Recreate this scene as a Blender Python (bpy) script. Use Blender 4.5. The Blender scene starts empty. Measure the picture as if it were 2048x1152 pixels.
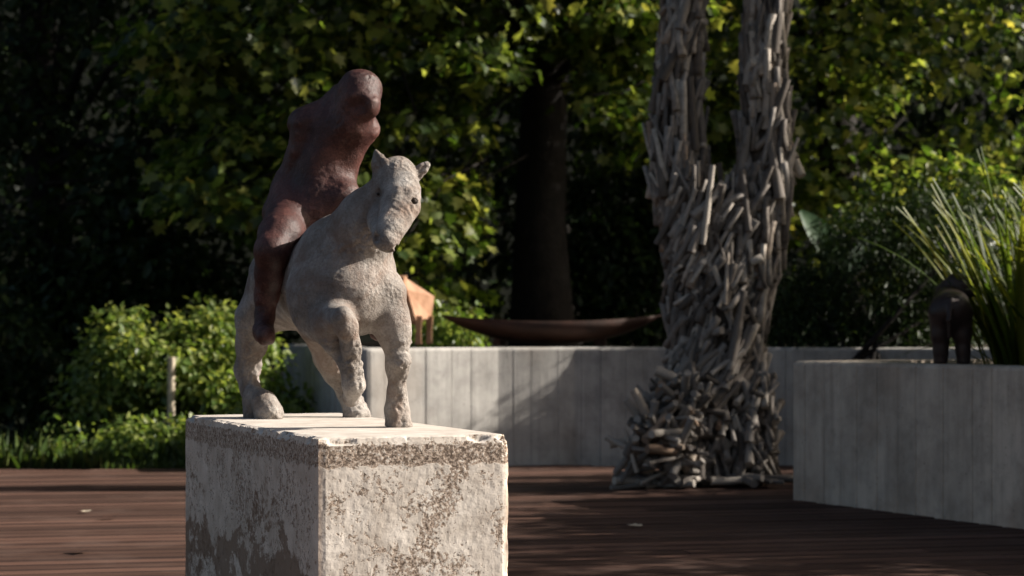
import bpy, bmesh, math, random
from mathutils.bvhtree import BVHTree
import numpy as np
from mathutils import Vector, Matrix, noise

C = bpy.context.scene
COL = C.collection
rad = math.radians
random.seed(7)
RNG = np.random.default_rng(11)

# ------------------------------------------------------------------ camera, sky, sun, exposure
F = 4219.0                      # focal length in pixels of the 2048 px wide photograph
EYE = 1.0
HOR = 650.0
cam_d = bpy.data.cameras.new('camera')
cam = bpy.data.objects.new('camera', cam_d)
COL.objects.link(cam)
cam.location = (0, 0, EYE)
cam.rotation_euler = (rad(90), 0, 0)
cam_d.sensor_width = 36.0
cam_d.lens = 36.0 * F / 2048.0
cam_d.shift_y = (HOR - 576.0) / 2048.0
cam_d.clip_start = 0.1
cam_d.clip_end = 500
cam_d.dof.use_dof = True
cam_d.dof.focus_distance = 6.45
cam_d.dof.aperture_fstop = 4.2
C.camera = cam

SUN_AZ = -6.0                   # degrees from +X towards the camera
SUN_EL = 29.0
w = bpy.data.worlds.new('World')
C.world = w
w.use_nodes = True
nt = w.node_tree
bg = nt.nodes['Background']
sky = nt.nodes.new('ShaderNodeTexSky')
sky.sky_type = 'NISHITA'
sky.sun_disc = False
sky.dust_density = 4.0
sky.ozone_density = 0.6
sky.sun_elevation = rad(SUN_EL)
sky.sun_rotation = rad(90 + SUN_AZ)
nt.links.new(sky.outputs[0], bg.inputs['Color'])
bg.inputs['Strength'].default_value = 0.056
sd = bpy.data.lights.new('sun', 'SUN')
sd.energy = 5.0
sd.angle = rad(0.55)
sd.color = (1.0, 0.93, 0.84)
sun = bpy.data.objects.new('sun', sd)
COL.objects.link(sun)
tosun = Vector((math.cos(rad(SUN_AZ)) * math.cos(rad(SUN_EL)), -math.sin(rad(SUN_AZ)) * math.cos(rad(SUN_EL)), math.sin(rad(SUN_EL))))
sun.rotation_euler = tosun.to_track_quat('Z', 'Y').to_euler()
sun.location = (12, -2, 9)
C.view_settings.view_transform = 'Standard'
C.view_settings.look = 'None'
C.view_settings.exposure = 1.25
C.view_settings.gamma = 1.0
C.view_settings.use_curve_mapping = False
C.render.engine = 'CYCLES'
C.cycles.max_bounces = 6
C.cycles.transparent_max_bounces = 6


# ------------------------------------------------------------------ helpers
def at(px, py, d):
    """a point of the place seen at photo pixel px,py, d metres deep"""
    return Vector(((px - 1024) / F * d, d, EYE + (HOR - py) / F * d))


def tag(o, label=None, cat=None, group=None, kind=None):
    if label: o['label'] = label
    if cat: o['category'] = cat
    if group: o['group'] = group
    if kind: o['kind'] = kind
    return o


def empty(name, loc=(0, 0, 0), rz=0.0):
    o = bpy.data.objects.new(name, None)
    COL.objects.link(o)
    o.empty_display_size = 0.1
    o.location = loc
    o.rotation_euler = (0, 0, rz)
    return o


def link(name, me, m=None, parent=None, keep=True):
    """link a mesh as one object; its vertices are world coordinates when keep is on"""
    o = bpy.data.objects.new(name, me)
    COL.objects.link(o)
    if m and not me.materials:
        me.materials.append(m)
    if parent:
        o.parent = parent
        if keep:
            mw = Matrix.Translation(parent.location) @ parent.rotation_euler.to_matrix().to_4x4()
            if parent.parent:
                pp = parent.parent
                mw = Matrix.Translation(pp.location) @ pp.rotation_euler.to_matrix().to_4x4() @ parent.matrix_parent_inverse @ mw
            o.matrix_parent_inverse = mw.inverted()
    return o


def mesh_np(name, V, faces, smooth=False):
    """V (n,3) array; faces (m,k) array of equal sized polygons"""
    V = np.asarray(V, dtype=np.float32)
    faces = np.asarray(faces, dtype=np.int32)
    me = bpy.data.meshes.new(name)
    me.vertices.add(len(V))
    me.vertices.foreach_set('co', V.ravel())
    m, k = faces.shape
    me.loops.add(m * k)
    me.loops.foreach_set('vertex_index', faces.ravel())
    me.polygons.add(m)
    me.polygons.foreach_set('loop_start', np.arange(0, m * k, k, dtype=np.int32))
    me.polygons.foreach_set('loop_total', np.full(m, k, dtype=np.int32))
    if smooth:
        me.polygons.foreach_set('use_smooth', np.ones(m, dtype=bool))
    me.update(calc_edges=True)
    me.validate()
    return me


def mesh_py(name, V, Fc, smooth=False):
    me = bpy.data.meshes.new(name)
    me.from_pydata([tuple(v) for v in V], [], Fc)
    if smooth:
        for p in me.polygons: p.use_smooth = True
    me.update()
    return me


def tube(pts, rads, seg=8, cap=True):
    """tapered tube through points -> (verts, faces)"""
    V, Fc = [], []
    n = len(pts)
    pts = [Vector(p) for p in pts]
    ref = None
    for i in range(n):
        t = (pts[min(i + 1, n - 1)] - pts[max(i - 1, 0)]).normalized()
        if ref is None:
            ref = t.orthogonal().normalized()
        a = (ref - t * ref.dot(t)).normalized()
        ref = a
        b = t.cross(a)
        for k in range(seg):
            an = 2 * math.pi * k / seg
            V.append(pts[i] + (a * math.cos(an) + b * math.sin(an)) * rads[i])
    for i in range(n - 1):
        for k in range(seg):
            k2 = (k + 1) % seg
            Fc.append((i * seg + k, i * seg + k2, (i + 1) * seg + k2, (i + 1) * seg + k))
    if cap:
        Fc.append(tuple(range(seg - 1, -1, -1)))
        Fc.append(tuple((n - 1) * seg + k for k in range(seg)))
    return V, Fc


class MB:
    def __init__(s): s.V, s.F = [], []
    def add(s, VF):
        V, Fc = VF
        o = len(s.V)
        s.V += list(V)
        s.F += [tuple(i + o for i in f) for f in Fc]
        return s
    def build(s, name, m, parent=None, smooth=False):
        return link(name, mesh_py(name, s.V, s.F, smooth), m, parent)


# ------------------------------------------------------------------ materials
def mat(name):
    m = bpy.data.materials.new(name)
    m.use_nodes = True
    t = m.node_tree
    return m, t, t.nodes['Principled BSDF']


def nd(t, kind, **kw):
    n = t.nodes.new(kind)
    for k, v in kw.items():
        if k in n.inputs: n.inputs[k].default_value = v
        else: setattr(n, k, v)
    return n


def ramp(t, src, stops):
    r = t.nodes.new('ShaderNodeValToRGB')
    el = r.color_ramp.elements
    while len(el) < len(stops): el.new(0.5)
    for e, (p, c) in zip(el, stops):
        e.position = p
        e.color = (c[0], c[1], c[2], 1) if hasattr(c, '__len__') else (c, c, c, 1)
    t.links.new(src, r.inputs[0])
    return r.outputs[0]


def nz(t, vec, scale, detail=4, rough=0.55, stretch=None, dist=0.0):
    if stretch:
        mp = t.nodes.new('ShaderNodeMapping')
        mp.inputs['Scale'].default_value = stretch
        t.links.new(vec, mp.inputs[0])
        vec = mp.outputs[0]
    n = t.nodes.new('ShaderNodeTexNoise')
    n.inputs['Scale'].default_value = scale
    n.inputs['Detail'].default_value = detail
    n.inputs['Roughness'].default_value = rough
    n.inputs['Distortion'].default_value = dist
    t.links.new(vec, n.inputs['Vector'])
    return n.outputs['Fac']


def mix(t, fac, a, b, blend='MIX'):
    n = t.nodes.new('ShaderNodeMix')
    n.data_type = 'RGBA'
    n.blend_type = blend
    for i, v in ((0, fac), (6, a), (7, b)):
        if isinstance(v, bpy.types.NodeSocket): t.links.new(v, n.inputs[i])
        elif hasattr(v, '__len__'): n.inputs[i].default_value = (v[0], v[1], v[2], 1)
        else: n.inputs[i].default_value = v
    return n.outputs[2]


def mth(t, op, a, b=0.0, clamp=False):
    n = t.nodes.new('ShaderNodeMath')
    n.operation = op
    n.use_clamp = clamp
    for i, v in ((0, a), (1, b)):
        if isinstance(v, bpy.types.NodeSocket): t.links.new(v, n.inputs[i])
        else: n.inputs[i].default_value = v
    return n.outputs[0]


def bump(t, p, h, strength, dist):
    b = t.nodes.new('ShaderNodeBump')
    b.inputs['Strength'].default_value = strength
    b.inputs['Distance'].default_value = dist
    t.links.new(h, b.inputs['Height'])
    t.links.new(b.outputs[0], p.inputs['Normal'])


def pos(t):
    return t.nodes.new('ShaderNodeNewGeometry').outputs['Position']


def objco(t):
    return t.nodes.new('ShaderNodeTexCoord').outputs['Object']


def m_stone():
    m, t, p = mat('cast_stone')
    v = pos(t)
    a = nz(t, v, 9, 5, 0.65)
    c = ramp(t, a, [(0.30, (0.128, 0.106, 0.090)), (0.47, (0.218, 0.192, 0.170)), (0.64, (0.340, 0.314, 0.288))])
    f = nz(t, v, 130, 3, 0.7)
    c = mix(t, 1.0, c, ramp(t, f, [(0.33, 0.70), (0.5, 0.97), (0.7, 1.08)]), 'MULTIPLY')
    g = nz(t, v, 5, 5, 0.7, dist=0.8)
    c = mix(t, ramp(t, g, [(0.47, 0.0), (0.66, 0.7)]), c, (0.16, 0.105, 0.078))
    t.links.new(c, p.inputs['Base Color'])
    p.inputs['Roughness'].default_value = 0.88
    p.inputs['Specular IOR Level'].default_value = 0.25
    vo = nd(t, 'ShaderNodeTexVoronoi', Scale=85.0)
    t.links.new(v, vo.inputs['Vector'])
    msk = ramp(t, nz(t, v, 7, 3, 0.6), [(0.45, 0.15), (0.62, 1.0)])
    h = mth(t, 'ADD', mth(t, 'MULTIPLY', vo.outputs['Distance'], msk), mth(t, 'MULTIPLY', nz(t, v, 220, 4, 0.7), 0.8))
    bump(t, p, h, 0.85, 0.007)
    return m


def m_rider():
    m, t, p = mat('oxblood_clay')
    v = pos(t)
    a = nz(t, v, 8, 5, 0.65)
    c = ramp(t, a, [(0.3, (0.026, 0.009, 0.008)), (0.5, (0.050, 0.018, 0.0145)), (0.68, (0.105, 0.042, 0.033))])
    geo = t.nodes.new('ShaderNodeNewGeometry')
    pt = ramp(t, mth(t, 'ADD', geo.outputs['Pointiness'], mth(t, 'MULTIPLY', mth(t, 'SUBTRACT', nz(t, v, 30, 4, 0.7), 0.5), 0.10)), [(0.51, 0.0), (0.60, 0.55)])
    c = mix(t, pt, c, (0.30, 0.17, 0.135))
    f = nz(t, v, 150, 3, 0.7)
    c = mix(t, 0.8, c, ramp(t, f, [(0.35, 0.5), (0.6, 1.1)]), 'MULTIPLY')
    t.links.new(c, p.inputs['Base Color'])
    p.inputs['Roughness'].default_value = 0.52
    p.inputs['Specular IOR Level'].default_value = 0.30
    bump(t, p, mth(t, 'ADD', nz(t, v, 170, 4, 0.65), mth(t, 'MULTIPLY', nz(t, v, 45, 3, 0.6), 1.2)), 0.45, 0.005)
    return m


def m_plinth():
    m, t, p = mat('weathered_cement')
    v = objco(t)                                  # plinth frame: x along the short side, y along the long one, z up from the base
    sep = t.nodes.new('ShaderNodeSeparateXYZ')
    t.links.new(v, sep.inputs[0])
    z = sep.outputs[2]
    x = sep.outputs[0]
    big = nz(t, v, 3.6, 4, 0.6, dist=0.9)
    med = nz(t, v, 26, 4, 0.65)
    fine = nz(t, v, 125, 3, 0.6)
    skin = ramp(t, nz(t, v, 12, 4), [(0.3, (0.37, 0.325, 0.28)), (0.7, (0.54, 0.495, 0.445))])
    agg = ramp(t, fine, [(0.35, (0.14, 0.10, 0.075)), (0.5, (0.30, 0.235, 0.185)), (0.66, (0.44, 0.37, 0.31))])
    # where the smooth skin has come off: patches, a band under the top, little pits
    zb = mth(t, 'ADD', z, mth(t, 'MULTIPLY', mth(t, 'SUBTRACT', nz(t, v, 20, 5, 0.7), 0.5), 0.06))
    band = mth(t, 'MULTIPLY', ramp(t, zb, [(0.585, 0.0), (0.598, 1.0)]), ramp(t, zb, [(0.655, 1.0), (0.672, 0.0)]))
    patch = mth(t, 'ADD', mth(t, 'MULTIPLY', big, 1.0), mth(t, 'MULTIPLY', mth(t, 'SUBTRACT', med, 0.5), 0.55))
    dens = ramp(t, patch, [(0.38, 0.06), (0.46, 0.42), (0.53, 0.80), (0.62, 1.0)])
    y = sep.outputs[1]
    arris = mth(t, 'MULTIPLY', ramp(t, mth(t, 'ADD', mth(t, 'ABSOLUTE', x), mth(t, 'MULTIPLY', mth(t, 'SUBTRACT', med, 0.5), 0.03)), [(0.268, 1.0), (0.278, 0.15)]), 1.0)
    front = ramp(t, mth(t, 'ABSOLUTE', y), [(0.80, 0.0), (0.811, 1.0)])
    dens = mth(t, 'MULTIPLY', dens, mth(t, 'MAXIMUM', arris, mth(t, 'SUBTRACT', 1.0, front)))
    dens = mth(t, 'MAXIMUM', dens, mth(t, 'MULTIPLY', band, 0.95))
    # the flat top keeps its skin
    nrm = t.nodes.new('ShaderNodeNewGeometry')
    sn = t.nodes.new('ShaderNodeSeparateXYZ')
    t.links.new(nrm.outputs['True Normal'], sn.inputs[0])
    side = ramp(t, sn.outputs[2], [(0.55, 1.0), (0.85, 0.06)])
    lside0 = ramp(t, mth(t, 'ABSOLUTE', x), [(0.272, 0.0), (0.284, 1.0)])
    dens = mth(t, 'MULTIPLY', dens, mth(t, 'SUBTRACT', 1.0, mth(t, 'MULTIPLY', lside0, 0.22)))  # long sides less worn, lightening them in place of ambient light
    dens = mth(t, 'MULTIPLY', dens, side)
    pit = nz(t, v, 80, 5, 0.68)
    thr = mth(t, 'ADD', mth(t, 'ADD', 0.24, mth(t, 'MULTIPLY', dens, 0.36)), mth(t, 'MULTIPLY', mth(t, 'MULTIPLY', band, side), 0.05))
    worn = mth(t, 'MULTIPLY', mth(t, 'SUBTRACT', thr, pit), 14.0, True)
    c = mix(t, worn, skin, agg)
    deep = mth(t, 'MULTIPLY', mth(t, 'SUBTRACT', mth(t, 'SUBTRACT', thr, 0.13), pit), 16.0, True)
    c = mix(t, mth(t, 'MULTIPLY', deep, 0.8), c, (0.07, 0.05, 0.038))
    pit2 = nz(t, v, 180, 2, 0.5)
    dots = mth(t, 'MULTIPLY', mth(t, 'SUBTRACT', mth(t, 'ADD', 0.30, mth(t, 'MULTIPLY', dens, 0.13)), pit2), 18.0, True)
    c = mix(t, mth(t, 'MULTIPLY', mth(t, 'MULTIPLY', dots, side), 0.85), c, (0.055, 0.04, 0.03))
    # brown stains low on the long side
    st = mth(t, 'ADD', nz(t, v, 6.0, 5, 0.7, stretch=(1, 0.55, 0.85), dist=0.4), mth(t, 'MULTIPLY', mth(t, 'SUBTRACT', med, 0.5), 0.30))
    low = ramp(t, z, [(0.28, 1.0), (0.42, 0.55), (0.56, 0.1)])
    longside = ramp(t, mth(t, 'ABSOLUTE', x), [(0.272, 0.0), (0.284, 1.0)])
    stain = mth(t, 'MULTIPLY', ramp(t, mth(t, 'ADD', mth(t, 'MULTIPLY', st, 0.8), mth(t, 'MULTIPLY', low, 0.22)), [(0.575, 0.0), (0.615, 0.85)]), longside)
    c = mix(t, stain, c, (0.17, 0.12, 0.085))
    fill_tone = mth(t, 'MULTIPLY', longside, 0.75)
    c = mix(t, mth(t, 'MULTIPLY', fill_tone, side), c, (1.42, 1.23, 1.06), 'MULTIPLY')  # long sides brightened and warmed: ambient and bounce light put into the colour
    t.links.new(c, p.inputs['Base Color'])
    p.inputs['Roughness'].default_value = 0.9
    p.inputs['Specular IOR Level'].default_value = 0.2
    h = mth(t, 'ADD', mth(t, 'SUBTRACT', mth(t, 'MULTIPLY', fine, 0.35), worn), mth(t, 'MULTIPLY', deep, -0.7))
    bump(t, p, h, 0.55, 0.006)
    return m


def m_concrete(name='board_marked_concrete', k=(1, 1, 1)):
    m, t, p = mat(name)
    v = pos(t)
    a = nz(t, v, 3.0, 5, 0.6, stretch=(1, 1, 0.35))
    c = ramp(t, a, [(0.3, (0.31, 0.295, 0.272)), (0.7, (0.46, 0.44, 0.41))])
    s = nz(t, v, 26, 4, 0.6, stretch=(1, 1, 0.045))
    c = mix(t, 1.0, c, ramp(t, s, [(0.32, 0.86), (0.5, 0.98), (0.7, 1.03)]), 'MULTIPLY')
    bl = nz(t, v, 5.5, 5, 0.7)
    c = mix(t, 1.0, c, ramp(t, bl, [(0.33, 0.72), (0.55, 1.0), (0.7, 1.08)]), 'MULTIPLY')
    d = nz(t, v, 8, 4, 0.6, stretch=(1, 1, 0.10))
    c = mix(t, ramp(t, d, [(0.58, 0.0), (0.72, 0.5)]), c, (0.17, 0.152, 0.135))
    r = nz(t, v, 1.7, 3, 0.5)
    c = mix(t, ramp(t, r, [(0.52, 0.0), (0.75, 0.45)]), c, (0.30, 0.235, 0.185))
    sp = nz(t, v, 60, 2, 0.5)
    c = mix(t, ramp(t, sp, [(0.68, 0.0), (0.73, 0.6)]), c, (0.10, 0.095, 0.09))
    c = mix(t, 1.0, c, k, 'MULTIPLY')
    t.links.new(c, p.inputs['Base Color'])
    p.inputs['Roughness'].default_value = 0.85
    p.inputs['Specular IOR Level'].default_value = 0.25
    h = mth(t, 'ADD', nz(t, v, 90, 4, 0.7), mth(t, 'MULTIPLY', nz(t, v, 40, 3, 0.6, stretch=(1, 1, 0.05)), 1.2))
    bump(t, p, h, 0.35, 0.006)
    return m


def m_deck():
    m, t, p = mat('deck_timber')
    v = objco(t)
    oi = t.nodes.new('ShaderNodeObjectInfo')
    rnd = oi.outputs['Random']
    g = nz(t, v, 45, 4, 0.6, stretch=(0.035, 1, 1))
    c = ramp(t, g, [(0.3, (0.052, 0.027, 0.019)), (0.6, (0.100, 0.054, 0.039)), (0.8, (0.160, 0.095, 0.072))])
    c = mix(t, 1.0, c, ramp(t, rnd, [(0.0, 0.55), (1.0, 1.25)]), 'MULTIPLY')
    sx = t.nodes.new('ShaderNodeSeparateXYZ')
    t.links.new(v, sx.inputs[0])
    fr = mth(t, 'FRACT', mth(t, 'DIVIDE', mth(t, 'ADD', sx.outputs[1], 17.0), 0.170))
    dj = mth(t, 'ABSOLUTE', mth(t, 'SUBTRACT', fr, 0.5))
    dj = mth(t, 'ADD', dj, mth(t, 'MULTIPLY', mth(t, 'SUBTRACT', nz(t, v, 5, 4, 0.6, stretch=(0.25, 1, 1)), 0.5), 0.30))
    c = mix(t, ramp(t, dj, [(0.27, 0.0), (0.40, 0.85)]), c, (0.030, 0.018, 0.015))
    b = nz(t, v, 2.2, 4, 0.6)
    c = mix(t, ramp(t, b, [(0.5, 0.0), (0.75, 0.35)]), c, (0.15, 0.10, 0.08))
    t.links.new(c, p.inputs['Base Color'])
    p.inputs['Roughness'].default_value = 0.75
    p.inputs['Specular IOR Level'].default_value = 0.12
    bump(t, p, g, 0.35, 0.004)
    return m


def m_stick():
    m, t, p = mat('weathered_driftwood')
    geo = t.nodes.new('ShaderNodeNewGeometry')
    oi = t.nodes.new('ShaderNodeObjectInfo')
    rnd = mth(t, 'FRACT', mth(t, 'ADD', oi.outputs['Random'], geo.outputs['Random Per Island']))
    v = objco(t)
    c = ramp(t, rnd, [(0.0, (0.065, 0.054, 0.045)), (0.35, (0.155, 0.134, 0.116)), (0.7, (0.25, 0.226, 0.202)), (0.93, (0.42, 0.37, 0.31)), (1.0, (0.20, 0.13, 0.085))])
    s = nz(t, v, 22, 4, 0.65)
    c = mix(t, 1.0, c, ramp(t, s, [(0.3, 0.55), (0.6, 1.1)]), 'MULTIPLY')
    t.links.new(c, p.inputs['Base Color'])
    p.inputs['Roughness'].default_value = 0.8
    p.inputs['Specular IOR Level'].default_value = 0.25
    bump(t, p, nz(t, v, 60, 4, 0.7), 0.5, 0.006)
    return m


def m_plain(name, c1, c2, scale=6.0, rough=0.85, bmp=0.3, bs=40.0, bd=0.01):
    m, t, p = mat(name)
    v = pos(t)
    t.links.new(ramp(t, nz(t, v, scale, 5, 0.65), [(0.32, c1), (0.68, c2)]), p.inputs['Base Color'])
    p.inputs['Roughness'].default_value = rough
    p.inputs['Specular IOR Level'].default_value = 0.25
    bump(t, p, nz(t, v, bs, 4, 0.65), bmp, bd)
    return m


def m_leaf(name, stops, trans=0.45, tcol=1.9, rough=0.42, gloss=0.4):
    m, t, p = mat(name)
    geo = t.nodes.new('ShaderNodeNewGeometry')
    oi = t.nodes.new('ShaderNodeObjectInfo')
    rnd = mth(t, 'FRACT', mth(t, 'ADD', oi.outputs['Random'], geo.outputs['Random Per Island']))
    v = geo.outputs['Position']
    k = mth(t, 'ADD', mth(t, 'MULTIPLY', rnd, 0.62), mth(t, 'MULTIPLY', nz(t, v, 0.9, 3, 0.6), 0.42))
    c = ramp(t, k, stops)
    t.links.new(c, p.inputs['Base Color'])
    p.inputs['Roughness'].default_value = rough
    p.inputs['Specular IOR Level'].default_value = gloss
    tr = t.nodes.new('ShaderNodeBsdfTranslucent')
    t.links.new(mix(t, 1.0, c, (tcol, tcol * 0.95, tcol * 0.5), 'MULTIPLY'), tr.inputs[0])
    ms = t.nodes.new('ShaderNodeMixShader')
    ms.inputs[0].default_value = trans
    t.links.new(p.outputs[0], ms.inputs[1])
    t.links.new(tr.outputs[0], ms.inputs[2])
    t.links.new(ms.outputs[0], t.nodes['Material Output'].inputs[0])
    return m


STONE, RIDER, PLINTH, CONC, DECK, STICK = m_stone(), m_rider(), m_plinth(), m_concrete(), m_deck(), m_stick()
TINTCONC = m_concrete('tinted_concrete', (1.10, 0.98, 0.86))  # same concrete with a slightly warm tint
DARKHOLE = m_plain('shadowed_clay', (0.03, 0.022, 0.018), (0.045, 0.035, 0.03))
CORE = m_plain('dark_wood_core', (0.03, 0.025, 0.02), (0.05, 0.04, 0.032))
SOIL = m_plain('garden_soil', (0.022, 0.017, 0.012), (0.05, 0.038, 0.026), 5)
BANK = m_plain('added_bank', (0.004, 0.006, 0.003), (0.010, 0.013, 0.006), 4.0)
LAWN = m_plain('lawn_ground', (0.02, 0.03, 0.010), (0.045, 0.05, 0.02), 2.0)
BARK = m_plain('dark_bark', (0.006, 0.005, 0.004), (0.020, 0.016, 0.013), 12, 0.9, 0.6, 30, 0.02)
RUST = m_plain('rusted_steel', (0.20, 0.10, 0.055), (0.36, 0.21, 0.13), 7, 0.7, 0.3, 60, 0.004)
DARKRUST = m_plain('dark_rusted_steel', (0.020, 0.010, 0.007), (0.050, 0.022, 0.014), 6, 0.65, 0.3, 50, 0.004)
BRONZE = m_plain('dark_bronze', (0.016, 0.010, 0.009), (0.032, 0.020, 0.017), 9, 0.45, 0.3, 60, 0.004)
POST = m_plain('pale_timber', (0.30, 0.25, 0.18), (0.42, 0.36, 0.27), 8)
JOIST = m_plain('deck_underside', (0.010, 0.008, 0.007), (0.02, 0.015, 0.012))
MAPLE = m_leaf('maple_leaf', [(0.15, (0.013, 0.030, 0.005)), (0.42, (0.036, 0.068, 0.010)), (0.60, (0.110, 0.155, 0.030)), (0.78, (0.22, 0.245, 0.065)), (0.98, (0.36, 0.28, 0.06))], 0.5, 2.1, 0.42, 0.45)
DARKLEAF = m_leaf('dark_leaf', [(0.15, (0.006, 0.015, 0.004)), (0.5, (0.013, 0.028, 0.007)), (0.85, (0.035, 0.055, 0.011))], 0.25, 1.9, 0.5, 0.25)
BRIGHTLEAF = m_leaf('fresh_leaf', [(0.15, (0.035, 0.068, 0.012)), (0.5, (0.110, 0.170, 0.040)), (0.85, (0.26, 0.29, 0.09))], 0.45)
FLAX = m_leaf('flax_blade', [(0.12, (0.018, 0.036, 0.006)), (0.5, (0.050, 0.078, 0.011)), (0.78, (0.13, 0.14, 0.020)), (0.97, (0.28, 0.20, 0.035))], 0.5, 2.1, 0.45, 0.2)
BROAD = m_leaf('broad_leaf', [(0.15, (0.018, 0.045, 0.022)), (0.6, (0.030, 0.072, 0.034)), (0.9, (0.05, 0.10, 0.04))], 0.3, 1.8, 0.5, 0.3)
GRASS = m_leaf('grass_blade', [(0.15, (0.018, 0.036, 0.008)), (0.55, (0.040, 0.068, 0.014)), (0.9, (0.09, 0.10, 0.026))], 0.35)


# ------------------------------------------------------------------ sculpting: smooth union of round cones, surface nets
def sculpt(prims, h=0.006, k=0.03, cut_z=None, carve=()):
    P = []
    for pr in prims:
        a, ra, b, rb = pr[:4]
        kk = pr[4] if len(pr) > 4 else k
        P.append((np.array(a, float), ra, np.array(b, float), rb, kk))
    lo = np.min([np.minimum(a - ra, b - rb) for a, ra, b, rb, _ in P], axis=0) - 4 * h
    hi = np.max([np.maximum(a + ra, b + rb) for a, ra, b, rb, _ in P], axis=0) + 4 * h
    n = np.ceil((hi - lo) / h).astype(int) + 1
    D = np.full(n, 1.0, dtype=np.float32)

    def field(a, ra, b, rb, pad):
        l2 = np.minimum(a - ra, b - rb) - pad
        h2 = np.maximum(a + ra, b + rb) + pad
        i0 = np.clip(np.floor((l2 - lo) / h).astype(int), 0, n - 1)
        i1 = np.clip(np.ceil((h2 - lo) / h).astype(int) + 1, 1, n)
        sl = tuple(slice(i0[q], i1[q]) for q in range(3))
        X = (lo[0] + h * np.arange(i0[0], i1[0]))[:, None, None]
        Y = (lo[1] + h * np.arange(i0[1], i1[1]))[None, :, None]
        Z = (lo[2] + h * np.arange(i0[2], i1[2]))[None, None, :]
        ab = b - a
        L2 = max(ab.dot(ab), 1e-9)
        tt = np.clip(((X - a[0]) * ab[0] + (Y - a[1]) * ab[1] + (Z - a[2]) * ab[2]) / L2, 0, 1)
        d = np.sqrt((X - a[0] - tt * ab[0]) ** 2 + (Y - a[1] - tt * ab[1]) ** 2 + (Z - a[2] - tt * ab[2]) ** 2) - (ra + (rb - ra) * tt)
        return sl, d.astype(np.float32)
    for a, ra, b, rb, kk in P:
        sl, d = field(a, ra, b, rb, kk + 3 * h)
        o = D[sl]
        hh = np.maximum(kk - np.abs(o - d), 0) / kk
        D[sl] = np.minimum(o, d) - hh * hh * kk * 0.25
    for a, ra, b, rb, kk in carve:
        sl, d = field(np.array(a, float), ra, np.array(b, float), rb, kk + 3 * h)
        o = D[sl]
        d = -d
        hh = np.maximum(kk - np.abs(o - d), 0) / kk
        D[sl] = np.maximum(o, d) + hh * hh * kk * 0.25
    if cut_z is not None:
        Z = (lo[2] + h * np.arange(n[2]))[None, None, :]
        D = np.maximum(D, (cut_z - Z).astype(np.float32))
    return nets(D, lo, h)


def nets(D, lo, h):
    s = D < 0
    nx, ny, nzz = D.shape
    acc = np.zeros((nx - 1, ny - 1, nzz - 1, 3), np.float32)
    cnt = np.zeros((nx - 1, ny - 1, nzz - 1), np.float32)
    edges = []
    for ax in range(3):
        A = [slice(None)] * 3; B = [slice(None)] * 3
        A[ax] = slice(0, -1); B[ax] = slice(1, None)
        m = s[tuple(A)] != s[tuple(B)]
        I = np.argwhere(m)
        ok = np.ones(len(I), bool)
        for q in range(3):
            if q != ax: ok &= (I[:, q] >= 1) & (I[:, q] <= D.shape[q] - 2)
        I = I[ok]
        J = I.copy(); J[:, ax] += 1
        d0 = D[tuple(I.T)]; d1 = D[tuple(J.T)]
        t = d0 / (d0 - d1)
        p = I.astype(np.float32); p[:, ax] += t
        o1, o2 = [q for q in range(3) if q != ax]
        cells = []
        for u, v in ((-1, -1), (0, -1), (0, 0), (-1, 0)):
            c = I.copy(); c[:, o1] += u; c[:, o2] += v
            np.add.at(acc, tuple(c.T), p)
            np.add.at(cnt, tuple(c.T), 1)
            cells.append(c)
        flip = (d0 > 0) ^ (ax == 1)
        edges.append((cells, flip))
    idx = np.full(cnt.shape, -1, np.int32)
    w_ = np.argwhere(cnt > 0)
    idx[tuple(w_.T)] = np.arange(len(w_))
    V = acc[tuple(w_.T)] / cnt[tuple(w_.T)][:, None] * h + lo
    faces = []
    for cells, flip in edges:
        q = np.stack([idx[tuple(c.T)] for c in cells], 1)
        q[flip] = q[flip][:, ::-1]
        faces.append(q)
    return V, np.concatenate(faces)


def roughen(me, amps):
    n = len(me.vertices)
    co = np.empty(n * 3, np.float32); me.vertices.foreach_get('co', co); co = co.reshape(-1, 3)
    no = np.empty(n * 3, np.float32); me.vertices.foreach_get('normal', no); no = no.reshape(-1, 3)
    d = np.zeros(n, np.float32)
    for i in range(n):
        p = Vector(co[i])
        e = 0.0
        for sc, am, ms in amps:
            k = 1.0
            if ms == 'f': k = min(max((no[i, 0] * 0.55 - no[i, 1] * 0.75 + 0.9 * noise.noise(p * 6) - 0.35) * 2.2, 0.0), 1.0) * (1.0 if p.z < TOPZ + 0.27 else 1.1 if p.z > 1.22 else 0.28)
            elif ms: k = min(max((noise.noise(p * ms + Vector((7, 3, 1))) + 0.12) * 3.0, 0.0), 1.0)
            if k > 0: e += am * k * noise.noise(p * sc)
        d[i] = e
    co += no * d[:, None]
    me.vertices.foreach_set('co', co.ravel())
    me.update()


def chain(*pts, k=None):
    out = []
    for i in range(len(pts) - 1):
        (x0, y0, d0, r0), (x1, y1, d1, r1) = pts[i], pts[i + 1]
        e = (at(x0, y0, d0), r0 / F * d0, at(x1, y1, d1), r1 / F * d1)
        out.append(e + ((k,) if k else ()))
    return out


def ball(x, y, d, r, k=None):
    return chain((x, y, d, r), (x + 0.5, y, d, r), k=k)


# ------------------------------------------------------------------ ground
def sheet(name, pts, z, m, kind='structure'):
    me = mesh_py(name, [(x, y, z) for x, y in pts], [tuple(range(len(pts)))])
    return tag(link(name, me, m), kind=kind)


sheet('lawn', [(-160, -60), (160, -60), (160, 260), (-160, 260)], -0.075, LAWN)

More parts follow.
